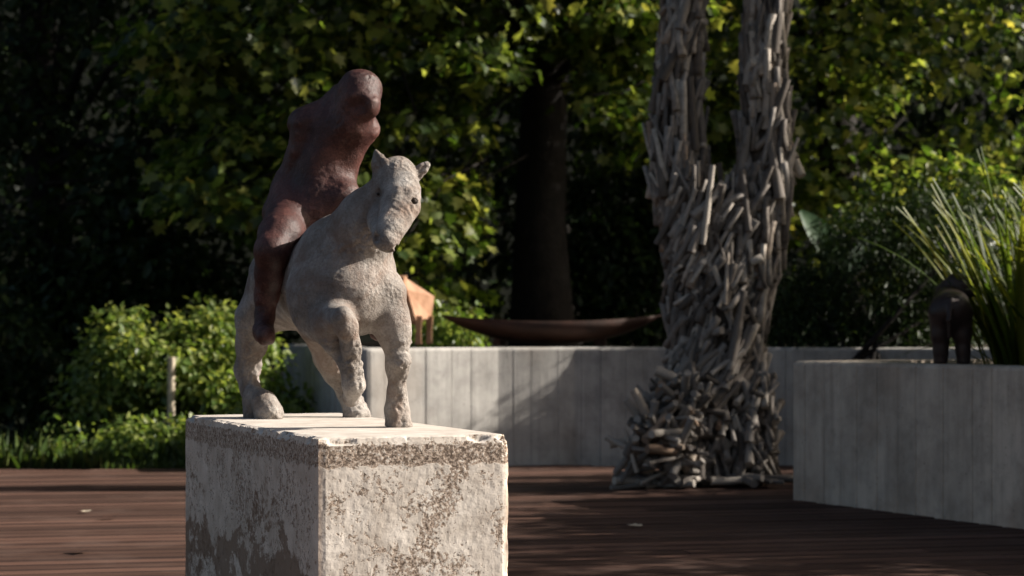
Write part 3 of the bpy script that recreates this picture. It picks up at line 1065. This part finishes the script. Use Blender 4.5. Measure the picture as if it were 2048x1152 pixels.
# ------------------------------------------------------------------ foliage
OVATE = np.array([[0, 0, 0], [-0.30, 0.28, 0.09], [-0.24, 0.68, 0.06], [0, 1.0, -0.06], [0.24, 0.68, 0.06], [0.30, 0.28, 0.09]], np.float32)
NARROW = np.array([[0, 0, 0], [-0.13, 0.25, 0.04], [-0.10, 0.7, 0.02], [0, 1.0, -0.08], [0.10, 0.7, 0.02], [0.13, 0.25, 0.04]], np.float32)
Q2 = np.array([[0, 1, 2, 3], [0, 3, 4, 5]], np.int32)
LOBED = np.array([[0, 0.40, -0.03], [0, 0, 0], [0.30, 0.02, .05], [0.48, 0.24, .08], [0.28, 0.38, .03], [0.50, 0.66, .02], [0.20, 0.66, -.02], [0, 1.0, -.1],
                  [-0.20, 0.66, -.02], [-0.50, 0.66, .02], [-0.28, 0.38, .03], [-0.48, 0.24, .08], [-0.30, 0.02, .05]], np.float32)
QL = np.array([[0, 1 + (i + 1) % 12, 1 + i] for i in range(12)], np.int32)


def leaf_arrays(P, up, tip, size, shape=OVATE):
    """P points, up: leaf face normals, tip: direction of the tip, size"""
    y = tip / np.linalg.norm(tip, axis=1, keepdims=True)
    x = np.cross(y, up); x /= np.linalg.norm(x, axis=1, keepdims=True) + 1e-9
    z = np.cross(x, y)
    n = len(P)
    S = shape[None] * size[:, None, None]
    V = P[:, None, :] + S[:, :, 0:1] * x[:, None, :] + S[:, :, 1:2] * y[:, None, :] + S[:, :, 2:3] * z[:, None, :]
    Fq = (np.arange(n)[:, None, None] * len(shape) + (QL if len(shape) == 13 else Q2)[None]).reshape(-1, 3 if len(shape) == 13 else 4)
    return V.reshape(-1, 3), Fq


def clumps(centres, radii, n_each, size, outw, rng, flat=0.45, droop=0.35):
    """leaves in sprays round each centre -> P, up, tip, size"""
    cs = np.repeat(centres, n_each, axis=0)
    rs = np.repeat(radii, n_each)
    n = len(cs)
    g = rng.normal(size=(n, 3)).astype(np.float32)
    g /= np.linalg.norm(g, axis=1, keepdims=True)
    rr = rng.random(n) ** 0.45
    off = g * (rs * rr)[:, None]
    off[:, 2] *= flat
    off[:, 2] -= droop * (off[:, 0] ** 2 + off[:, 1] ** 2) / np.maximum(rs, 1e-3)
    P = cs + off
    up = np.stack([rng.normal(0, .55, n), rng.normal(0, .55, n), np.ones(n)], 1) + 0.35 * np.repeat(outw, n_each, axis=0)
    tip = off * 1.2 / rs[:, None] + rng.normal(0, .5, (n, 3))
    tip[:, 2] -= 0.45
    sz = size * rng.uniform(0.45, 1.35, n)
    return P, up, tip, sz


# lobed single leaf for the parts
def lobed_leaf():
    pts = [(0, 0), (0.22, -0.02), (0.46, 0.16), (0.30, 0.34), (0.52, 0.62), (0.24, 0.62), (0.0, 1.0), (-0.24, 0.62), (-0.52, 0.62), (-0.30, 0.34), (-0.46, 0.16), (-0.22, -0.02)]
    V = [(0, 0.42, -0.03)] + [(x, y, 0.10 * abs(x) - 0.06 * y * y) for x, y in pts]
    n = len(pts)
    me = mesh_py('leaf', V, [(0, 1 + (i + 1) % n, 1 + i) for i in range(n)])
    return me

LEAFME = {}
def leaf_part_mesh(m):
    if m.name not in LEAFME:
        me = lobed_leaf(); me.materials.append(m); LEAFME[m.name] = me
    return LEAFME[m.name]


def tree(name, base, trunk_h, trunk_r, blobs, n_clump, per, size, m, label, cat, group, parts=0, hole=None, seed=1, clump_r=(0.35, 0.7), lean=(0, 0), shape=OVATE, fmin=0.40):
    rng = np.random.default_rng(seed)
    rr = random.Random(seed)
    root = empty(name, base)
    tag(root, label, cat, group)
    B = Vector(base)
    # trunk
    pts, rs = [], []
    for i in range(7):
        f = i / 6
        pts.append(B + Vector((lean[0] * f + 0.10 * math.sin(f * 5 + seed), lean[1] * f + 0.08 * math.cos(f * 4 + seed), trunk_h * f - 0.08)))
        rs.append(trunk_r * (1.25 - 0.25 * min(1, f * 6)) * (1 - 0.62 * f))
    MB().add(tube(pts, rs, 12)).build('trunk', BARK, root, True)
    cen, cr, ow = [], [], []
    tot = sum(b[6] for b in blobs)
    for (x, y, z, a, b, c, wgt) in blobs:
        nn = int(n_clump * wgt / tot)
        k = 0
        tries = 0
        while k < nn and tries < nn * 20:
            tries += 1
            g = rng.normal(size=3); g /= np.linalg.norm(g)
            s = rng.random() ** 0.33
            p = np.array([x + g[0] * a * s, y + g[1] * b * s, z + g[2] * c * s])
            if hole and any(h0[0] < p[0] / p[1] < h0[1] and h0[2] < (p[2] - EYE) / p[1] < h0[3] for h0 in hole): continue
            cen.append(p); cr.append(rng.uniform(*clump_r)); ow.append(g); k += 1
    cen = np.array(cen, np.float32); cr = np.array(cr, np.float32); ow = np.array(ow, np.float32)
    # limbs to a share of the clumps
    for q in range(min(14, len(cen))):
        c = max((Vector(cen[rr.randrange(len(cen))]) for _ in range(3)), key=lambda v: v.z)
        f = min(0.95, max(fmin, (c.z - B.z - 0.5) / trunk_h * 0.75))
        st = pts[int(f * 6)]
        mid = st.lerp(c, 0.5) + Vector((rr.uniform(-.2, .2), rr.uniform(-.2, .2), rr.uniform(0.05, .35)))
        r0 = trunk_r * 0.22
        MB().add(tube([st, mid, c, c + (c - mid) * 0.3], [r0, r0 * 0.6, r0 * 0.28, r0 * 0.1], 7)).build('branch', BARK, root, True)
    if parts:
        tw = MB()
        for q in range(len(cen)):
            c = Vector(cen[q])
            e = c + Vector((rr.uniform(-.5, .5), rr.uniform(.1, .6), rr.uniform(-.1, .5)))
            o2 = c + Vector((rr.uniform(-.4, .4), rr.uniform(-.3, .1), rr.uniform(-.25, .1)))
            tw.add(tube([e, c + Vector((0, 0, .05)), o2], [0.014, 0.009, 0.003], 5, False))
        tag(tw.build('twigs', BARK, root), kind='stuff')
    P, up, tip, sz = clumps(cen, cr, per, size, ow, rng)
    if hole:
        dd = P[:, 1]
        rx = P[:, 0] / dd; rz = (P[:, 2] - EYE) / dd
        keep = np.ones(len(P), bool)
        for h0 in hole:
            keep &= ~((rx > h0[0]) & (rx < h0[1]) & (rz > h0[2]) & (rz < h0[3]) & (rng.random(len(P)) < 0.97))
        P, up, tip, sz = P[keep], up[keep], tip[keep], sz[keep]
    if parts:
        score = -P[:, 1] + sz * 8 + rng.random(len(P)) * 1.5
        score[(np.abs(P[:, 0] / P[:, 1]) > 0.25) | ((P[:, 2] - EYE) / P[:, 1] > 0.16)] = -1e9
        sel = np.argsort(-score)[:parts]
        me = leaf_part_mesh(m)
        for i in sel:
            y = Vector(tip[i]).normalized(); x = y.cross(Vector(up[i])).normalized(); z = x.cross(y)
            s = float(sz[i]) * 0.95
            M = Matrix(((x.x * s, y.x * s, z.x * s, P[i, 0] - B.x), (x.y * s, y.y * s, z.y * s, P[i, 1] - B.y), (x.z * s, y.z * s, z.z * s, P[i, 2] - B.z), (0, 0, 0, 1)))
            o = bpy.data.objects.new('leaf', me)
            COL.objects.link(o)
            o.parent = root
            o.matrix_local = M
        kk = np.ones(len(P), bool); kk[sel] = False
        P, up, tip, sz = P[kk], up[kk], tip[kk], sz[kk]
    V, Fq = leaf_arrays(P.astype(np.float32), up.astype(np.float32), tip.astype(np.float32), sz.astype(np.float32), shape)
    o = link('crown', mesh_np('crown', V, Fq), m, root)
    tag(o, kind='stuff')
    return root


def shrub(name, base, blobs, n_clump, per, size, m, label, cat, group=None, seed=1, clump_r=(0.12, 0.25), shape=OVATE, stems=6):
    rng = np.random.default_rng(seed)
    rr = random.Random(seed)
    root = empty(name, base)
    tag(root, label, cat, group)
    cen, cr, ow = [], [], []
    tot = sum(b[6] for b in blobs)
    for (x, y, z, a, b, c, wgt) in blobs:
        for k in range(int(n_clump * wgt / tot)):
            g = rng.normal(size=3); g /= np.linalg.norm(g)
            s = rng.random() ** 0.30
            cen.append([x + g[0] * a * s, y + g[1] * b * s, max(base[2] + 0.05, z + g[2] * c * s)]); cr.append(rng.uniform(*clump_r)); ow.append(g)
    cen = np.array(cen, np.float32); cr = np.array(cr, np.float32); ow = np.array(ow, np.float32)
    for q in range(stems):
        c = Vector(cen[rr.randrange(len(cen))])
        b0 = Vector(base) + Vector((rr.uniform(-.1, .1), rr.uniform(-.1, .1), -0.03))
        MB().add(tube([b0, b0.lerp(c, 0.5) + Vector((0, 0, .06)), c], [0.025, 0.016, 0.006], 6)).build('stem', BARK, root, True)
    P, up, tip, sz = clumps(cen, cr, per, size, ow, rng, 0.7, 0.2)
    V, Fq = leaf_arrays(P.astype(np.float32), up.astype(np.float32), tip.astype(np.float32), sz.astype(np.float32), shape)
    tag(link('foliage', mesh_np('foliage', V, Fq), m, root), kind='stuff')
    return root


def rz_(py): return (HOR - py) / F
def rx_(px): return (px - 1024) / F
HOLE = [(rx_(985), rx_(1150), rz_(700), rz_(190)), (rx_(1050), rx_(1150), rz_(200), rz_(110)), (rx_(1150), rx_(1300), rz_(700), rz_(440))]

G = 'trees standing behind the deck'
tree('maple_tree', (0.36, 19.6, 0.75), 7.5, 0.27,
     [(-1.3, 18.2, 3.5, 2.1, 1.2, 1.9, 5), (-1.8, 17.9, 2.3, 1.2, 0.8, 0.7, 1.2), (0.4, 18.4, 4.5, 1.8, 1.2, 1.2, 2.4), (-0.8, 18.6, 6.9, 3.2, 1.9, 2.2, 4.0), (-0.75, 17.8, 1.75, 0.55, 0.6, 0.75, 0.6), (0.9, 18.6, 2.9, 0.45, 0.6, 0.9, 0.5)],
     450, 54, 0.118, MAPLE, 'broad maple with a dark trunk and sunlit yellow green leaves behind the horse and rider', 'tree', G, 300, HOLE, 4, (0.28, 0.55), shape=LOBED)
tree('maple_tree', (3.4, 21.6, 0.75), 8.0, 0.25,
     [(3.0, 20.6, 3.9, 2.6, 1.4, 2.2, 5), (3.2, 20.8, 6.6, 2.8, 1.6, 2.0, 3), (2.2, 20.2, 2.6, 0.9, .8, 0.6, 0.7)],
     330, 50, 0.112, MAPLE, 'maple with sparse speckled yellow green leaves behind the stick sculpture and tall grass', 'tree', G, 250, [(rx_(985), rx_(1150), rz_(700), rz_(120)), (rx_(1150), rx_(1300), rz_(700), rz_(430))], 9, (0.3, 0.6), shape=LOBED)
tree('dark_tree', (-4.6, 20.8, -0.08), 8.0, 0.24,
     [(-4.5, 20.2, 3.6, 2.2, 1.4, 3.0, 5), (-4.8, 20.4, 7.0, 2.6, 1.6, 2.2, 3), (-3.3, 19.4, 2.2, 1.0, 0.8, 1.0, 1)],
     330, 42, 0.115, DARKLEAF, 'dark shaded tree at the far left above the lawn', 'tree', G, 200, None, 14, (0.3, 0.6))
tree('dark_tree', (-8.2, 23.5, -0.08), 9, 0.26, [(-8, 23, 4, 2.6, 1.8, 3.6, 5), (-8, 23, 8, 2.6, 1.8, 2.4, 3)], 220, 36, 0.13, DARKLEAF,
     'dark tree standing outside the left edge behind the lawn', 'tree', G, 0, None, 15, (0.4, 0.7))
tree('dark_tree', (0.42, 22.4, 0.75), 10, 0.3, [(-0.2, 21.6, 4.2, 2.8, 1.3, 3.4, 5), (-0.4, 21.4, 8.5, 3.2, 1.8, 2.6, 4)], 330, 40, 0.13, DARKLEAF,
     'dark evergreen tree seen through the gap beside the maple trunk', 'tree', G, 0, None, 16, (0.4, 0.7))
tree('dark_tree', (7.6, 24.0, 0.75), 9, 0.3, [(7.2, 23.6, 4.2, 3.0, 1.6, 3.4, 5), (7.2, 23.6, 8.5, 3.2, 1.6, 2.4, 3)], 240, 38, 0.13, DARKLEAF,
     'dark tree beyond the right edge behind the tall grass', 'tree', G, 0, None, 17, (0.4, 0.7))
# unseen trees added beside and above the frame, crowns placed to shade the garden
GR = 'unseen trees added right of the deck for shade'
tree('added_shade_tree', (9.2, 19.4, 0.75), 10, 0.25, [(9, 19.8, 5.6, 2.2, 1.4, 2.6, 5), (8.6, 18.4, 9.2, 2.0, 1.4, 2.0, 1.1)], 235, 40, 0.13, MAPLE,
     'unseen maple added beyond the right edge to shade the trees behind', 'tree', GR, 0, None, 18, (0.4, 0.7))
tree('sky_block_tree', (6.5, 13.9, -0.08), 8.5, 0.28, [(3.4, 13.4, 7.3, 3.2, 2.8, 1.0, 6), (3.6, 10.0, 7.2, 2.6, 1.8, 0.9, 4), (4.6, 7.9, 7.4, 2.0, 2.0, 0.7, 3), (0.6, 12.4, 7.8, 2.0, 2.6, 0.8, 4), (1.6, 9.6, 8.2, 1.6, 1.6, 0.6, 2.5)], 900, 46, 0.17, DARKLEAF,  # added crown overhead, out of view, blocks sky light over the deck
     'unseen tall tree added above the right side of the deck to block sky light', 'tree', GR, 0, None, 20, (0.45, 0.8), fmin=0.85)
tree('sky_block_tree', (-6.9, 15.6, -0.08), 9.0, 0.28, [(-3.6, 14.0, 8.2, 2.8, 2.6, 1.0, 6), (-0.8, 14.6, 8.8, 2.0, 2.0, 0.8, 3), (-6.8, 13.4, 7.4, 2.0, 2.4, 1.4, 4)], 420, 40, 0.17, DARKLEAF,  # second added crown, out of view, darkens the back and left
     'unseen tall tree added above the left end of the deck to block sky light', 'tree', 'trees standing behind the deck', 0, None, 22, (0.45, 0.8), fmin=0.85)

# far wood, and a slope added behind it to block the sky
def far_wood():
    rng = np.random.default_rng(31)
    n = 2100
    cen = np.stack([rng.uniform(-13, 16, n), rng.uniform(26, 29, n), rng.uniform(0.2, 12.5, n)], 1).astype(np.float32)
    P, up, tip, sz = clumps(cen, rng.uniform(0.6, 1.1, n).astype(np.float32), 44, 0.19, np.zeros((n, 3), np.float32) + np.array([0, -1, 0.3], np.float32), rng)
    V, Fq = leaf_arrays(P.astype(np.float32), up.astype(np.float32), tip.astype(np.float32), sz.astype(np.float32))
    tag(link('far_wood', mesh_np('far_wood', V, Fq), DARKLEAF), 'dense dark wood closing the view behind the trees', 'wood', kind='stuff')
far_wood()
V, Fc = [], []
for i in range(41):
    for j in range(9):
        x = -40 + 2 * i; f = j / 8
        V.append((x, 30 + 14 * f, -0.3 + 20 * f ** 0.8 + 0.8 * noise.noise(Vector((x * .3, f * 4, 2)))))
for i in range(40):
    for j in range(8):
        a = i * 9 + j
        Fc.append((a, a + 9, a + 10, a + 1))
tag(link('sky_block_slope', mesh_py('sky_block_slope', V, Fc, True), BANK), kind='structure')

# shrubs
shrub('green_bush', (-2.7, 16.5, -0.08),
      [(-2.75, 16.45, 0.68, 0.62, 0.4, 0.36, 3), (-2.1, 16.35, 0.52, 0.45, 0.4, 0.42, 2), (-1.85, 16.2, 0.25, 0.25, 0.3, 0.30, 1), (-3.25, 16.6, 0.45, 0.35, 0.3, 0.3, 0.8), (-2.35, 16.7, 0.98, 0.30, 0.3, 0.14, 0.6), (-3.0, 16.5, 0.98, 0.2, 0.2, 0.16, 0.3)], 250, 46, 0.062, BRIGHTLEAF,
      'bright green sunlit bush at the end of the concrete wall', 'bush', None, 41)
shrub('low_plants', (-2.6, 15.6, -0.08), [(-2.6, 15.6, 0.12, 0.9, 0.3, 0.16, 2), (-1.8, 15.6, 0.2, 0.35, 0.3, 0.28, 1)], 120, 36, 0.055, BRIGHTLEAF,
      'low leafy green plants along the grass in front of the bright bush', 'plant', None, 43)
shrub('dark_bush', (-4.6, 17.4, -0.08), [(-4.5, 17.3, 0.7, 1.0, 0.5, 0.7, 3)], 120, 40, 0.08, DARKLEAF,
      'dark shaded bush at the left edge behind the grass', 'bush', None, 42)
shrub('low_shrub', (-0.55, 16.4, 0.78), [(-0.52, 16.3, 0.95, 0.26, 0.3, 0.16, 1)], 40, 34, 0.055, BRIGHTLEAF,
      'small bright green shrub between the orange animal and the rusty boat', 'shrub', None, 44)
shrub('understorey_shrub', (1.35, 20.2, 0.78), [(1.3, 20.2, 1.6, 1.0, 0.4, 1.0, 1)], 150, 40, 0.10, DARKLEAF,
      'dim leafy shrub in the dark gap behind the rusty boat', 'shrub', None, 45, (0.2, 0.35))
shrub('understorey_shrub', (-3.6, 19.4, -0.08), [(-3.6, 19.3, 1.0, 1.5, 0.4, 1.0, 3), (-5.9, 19.6, 1.1, 1.2, 0.5, 1.1, 2)], 260, 40, 0.10, DARKLEAF,
      'dark shrub under the trees just behind the bright green bush', 'shrub', None, 48, (0.25, 0.4))
shrub('dark_hedge', (2.5, 14.9, 0.78), [(2.1, 15.55, 1.1, 0.36, 0.35, 0.36, 2), (2.7, 15.45, 1.35, 0.55, 0.4, 0.62, 4), (2.6, 15.3, 0.92, 0.8, 0.25, 0.16, 2.2), (3.3, 15.5, 1.55, 0.6, 0.4, 0.6, 3)], 460, 48, 0.055, DARKLEAF,
      'dense dark green shrub behind the stick sculpture on the right', 'bush', None, 46, (0.12, 0.24), NARROW)
shrub('glossy_shrub', (3.5, 16.6, 0.78), [(3.4, 16.6, 1.9, 0.6, 0.4, 0.45, 2), (2.9, 16.6, 1.6, 0.4, 0.4, 0.35, 1)], 80, 34, 0.10, MAPLE,
      'glossy leaved shrub above the dark bush and left of the tall grass', 'shrub', None, 47)
# unseen shrubs added off to the right to keep the deck in shade
for i, (x, y, z, a, b, c, lab) in enumerate(((5.9, 9.7, 2.0, 0.7, 1.25, 2.0, 'unseen tall shrub added for shade beyond the right edge near the camera'), (6.2, 11.5, 1.65, 0.7, 0.8, 1.6, 'unseen tall shrub added for shade beyond the right edge behind the planter'), (6.6, 13.8, 2.2, 0.8, 1.0, 2.2, 'unseen tallest shrub added for shade beyond the right edge beside the wall'))):
    shrub('added_shade_shrub', (x, y, -0.08), [(x, y, z, a, b, c, 1)], 230, 40, 0.10, DARKLEAF, lab, 'bush', 'unseen shrubs added right of the planter for shade', 51 + i, (0.2, 0.35))

shrub('added_planter_shrub', (4.35, 10.3, 0.76), [(4.4, 10.6, 1.55, 0.55, 1.3, 0.75, 1)], 190, 40, 0.09, DARKLEAF,  # shrub added out of view so its shadow falls on the deck
      'unseen dense shrub added in the planter beyond the right edge to shade the deck', 'shrub', None, 58, (0.2, 0.3))

# marker post by the bush
pm = MB()
p0 = at(341, 800, 17.0); 
pm.add(tube([Vector((at(341, 714, 15.95).x, 15.95, -0.08)), Vector((at(343, 714, 15.95).x, 15.95, at(341, 714, 15.95).z))], [0.030, 0.028], 10))
tag(pm.build('timber_post', POST), 'small pale timber post standing among the bright green bush', 'post')


# strappy grass: blades as parts
def blade_mesh(bend, m):
    V, Fc = [], []
    n = 9
    for i in range(n):
        f = i / (n - 1)
        wd = 0.5 * (1 - f ** 2.4) * (0.55 + 0.9 * f * (1 - f) * 2)
        z = math.sin(bend * f) / bend if bend > 0.01 else f
        x = (1 - math.cos(bend * f)) / bend if bend > 0.01 else 0
        V += [(x, -wd, z), (x - 0.006, 0, z), (x, wd, z)]
    for i in range(n - 1):
        a = i * 3
        Fc += [(a, a + 3, a + 4, a + 1), (a + 1, a + 4, a + 5, a + 2)]
    me = mesh_py('blade', V, Fc, True)
    me.materials.append(m)
    return me

BLADES = [blade_mesh(b, FLAX) for b in (0.15, 0.35, 0.6, 0.9, 1.4)]


def flax(base, n, rad_, length, label, seed, as_parts=True, special=()):
    rr = random.Random(seed)
    root = empty('strappy_grass', base)
    tag(root, label, 'grass plant', 'strappy grass clumps in the planter')
    bulk = MB()
    todo = []
    for q in range(n):
        az = rr.uniform(0, 2 * math.pi)
        r = rad_ * math.sqrt(rr.random())
        inc = rr.uniform(0.02, 0.24) + 0.15 * r / rad_
        L = length * rr.uniform(0.55, 1.05)
        bi = rr.choices(range(5), (3, 4, 3, 2, 1))[0]
        todo.append((Vector((math.cos(az) * r, math.sin(az) * r, -0.01)), az + rr.uniform(-.5, .5), inc, L, rr.uniform(0.026, 0.052), bi, rr.uniform(-.6, .6)))
    todo += list(special)
    for (p, az, inc, L, wd, bi, tw) in todo:
        M = Matrix.Translation(p) @ Matrix.Rotation(az, 4, 'Z') @ Matrix.Rotation(inc, 4, 'Y') @ Matrix.Rotation(tw, 4, 'Z') @ Matrix.Diagonal((L, wd, L, 1))
        if as_parts:
            o = bpy.data.objects.new('blade', BLADES[bi]); COL.objects.link(o)
            o.parent = root; o.matrix_local = M
        else:
            me = BLADES[bi]
            bulk.add(([Matrix.Translation(base) @ M @ v.co for v in me.vertices], [tuple(f.vertices) for f in me.polygons]))
    if bulk.V:
        tag(bulk.build('blade_tuft', FLAX, root, True), kind='stuff')
    return root

sp = []
for (dx, az, inc, L, wd, bi) in ((-.18, math.pi, .42, 0.62, .026, 1), (-.16, math.pi, .36, 0.60, .024, 1), (-.2, math.pi * 1.02, .30, 1.05, .03, 2), (-.15, math.pi, .22, 1.1, .03, 1), (-.05, math.pi, .16, 1.2, .034, 0),
                                 (-.25, math.pi, .85, 0.62, .02, 4), (-.2, math.pi * 1.05, .75, .62, .02, 4), (-.1, math.pi, .1, 1.2, .034, 0), (0.0, 0.3, .10, 1.25, .03, 0)):
    sp.append((Vector((dx, -0.05, 0)), az, inc, L, wd, bi, 0.2))
flax((2.80, 11.3, 0.77), 125, 0.26, 1.04, 'tall strappy grass with yellow tipped blades behind the small dark statue', 61, True, sp)
flax((3.25, 10.6, 0.77), 240, 0.28, 1.15, 'strappy grass clump cut by the right edge nearer the camera', 62, False)
flax((3.55, 9.7, 0.77), 240, 0.26, 1.1, 'strappy grass clump beyond the right edge at the near end of the planter', 63, False)
flax((3.4, 12.1, 0.77), 230, 0.28, 1.1, 'strappy grass clump beyond the right edge at the back of the planter', 64, False)

# broad leaved plant right of the stick sculpture
def broad_leaf():
    root = empty('broad_leaf_plant', (2.4, 15.85, 0.79))
    tag(root, 'plant with one broad blue green leaf just right of the stick sculpture', 'plant')
    def lf(p0, p1, wd, sag):
        p0, p1 = Vector(p0), Vector(p1)
        ax = (p1 - p0)
        side = ax.cross(Vector((0.25, -1, 0.35))).normalized()
        upv = side.cross(ax).normalized()
        V, Fc = [], []
        n = 9
        for i in range(n):
            f = i / (n - 1)
            ww = wd * math.sin(math.pi * min(1, f * 0.93 + 0.04)) ** 0.8
            c = p0 + ax * f - Vector((0, 0, sag * f * f))
            V += [c - side * ww + upv * ww * .3, c, c + side * ww + upv * ww * .3]
        for i in range(n - 1):
            a = i * 3
            Fc += [(a, a + 3, a + 4, a + 1), (a + 1, a + 4, a + 5, a + 2)]
        MB().add((V, Fc)).build('leaf', BROAD, root, True)
    lf(at(1694, 545, 15.75), at(1600, 422, 15.55), 0.115, 0.0)
    lf(at(1690, 560, 15.8), at(1740, 470, 16.0), 0.08, 0.02)
    MB().add(tube([Vector((2.42, 15.9, 0.77)), at(1690, 560, 15.8)], [0.016, 0.010], 7)).build('stem', BROAD, root, True)
    VF = tube([Vector((2.4, 15.85, 0.77)), at(1694, 545, 15.75)], [0.018, 0.012], 7)
    MB().add(VF).build('stem', BROAD, root, True)
broad_leaf()

# lawn grass along the far edge of the deck
def grass():
    rng = np.random.default_rng(71)
    n = 26000
    x = rng.uniform(-6.5, -1.75, n); y = 14.70 + 2.2 * rng.random(n) ** 1.3
    hgt = rng.uniform(0.05, 0.17, n) * (1 + 0.5 * (rng.random(n) < 0.05)) * (0.8 + 0.6 * (np.sin(x * 2.3) * np.sin(y * 3.1 + x) > 0.2))
    P = np.stack([x, y, np.full(n, -0.075)], 1)
    tip = np.stack([rng.normal(0, .3, n), rng.normal(-.05, .3, n), np.ones(n)], 1)
    up = np.stack([rng.normal(0, 1, n), rng.normal(0, 1, n), rng.normal(0, .2, n)], 1)
    V, Fq = leaf_arrays(P.astype(np.float32), up.astype(np.float32), tip.astype(np.float32), hgt.astype(np.float32), NARROW * np.array([0.36, 1, 1.5], np.float32))
    tag(link('grass', mesh_np('grass', V, Fq), GRASS), 'rough grass along the far left edge of the deck', 'grass', kind='stuff')
grass()

# a few fallen leaves on the boards
def fallen(px, py, s, rz, m, label):
    d = F * EYE / (py - HOR)
    p = at(px, py, d)
    me = lobed_leaf(); me.materials.append(m)
    o = link('fallen_leaf', me)
    o.location = (p.x, p.y, 0.010); o.scale = (s, s, s * 0.9); o.rotation_euler = (0.1, -0.06, rz)
    tag(o, label, 'fallen leaf', 'fallen leaves on the deck')
fallen(174, 1027, 0.065, 0.4, POST, 'pale curled leaf on the sunlit boards left of the plinth')
fallen(230, 1039, 0.09, 2.0, DARKRUST, 'dark curled leaf on the sunlit boards just right of the pale one')
fallen(160, 1105, 0.10, 3.3, DARKRUST, 'dark leaf on the boards low at the left, nearest the camera')
fallen(1282, 1056, 0.08, 1.1, POST, 'pale leaf on the shaded boards right of the plinth')
print('objects', len(C.objects))
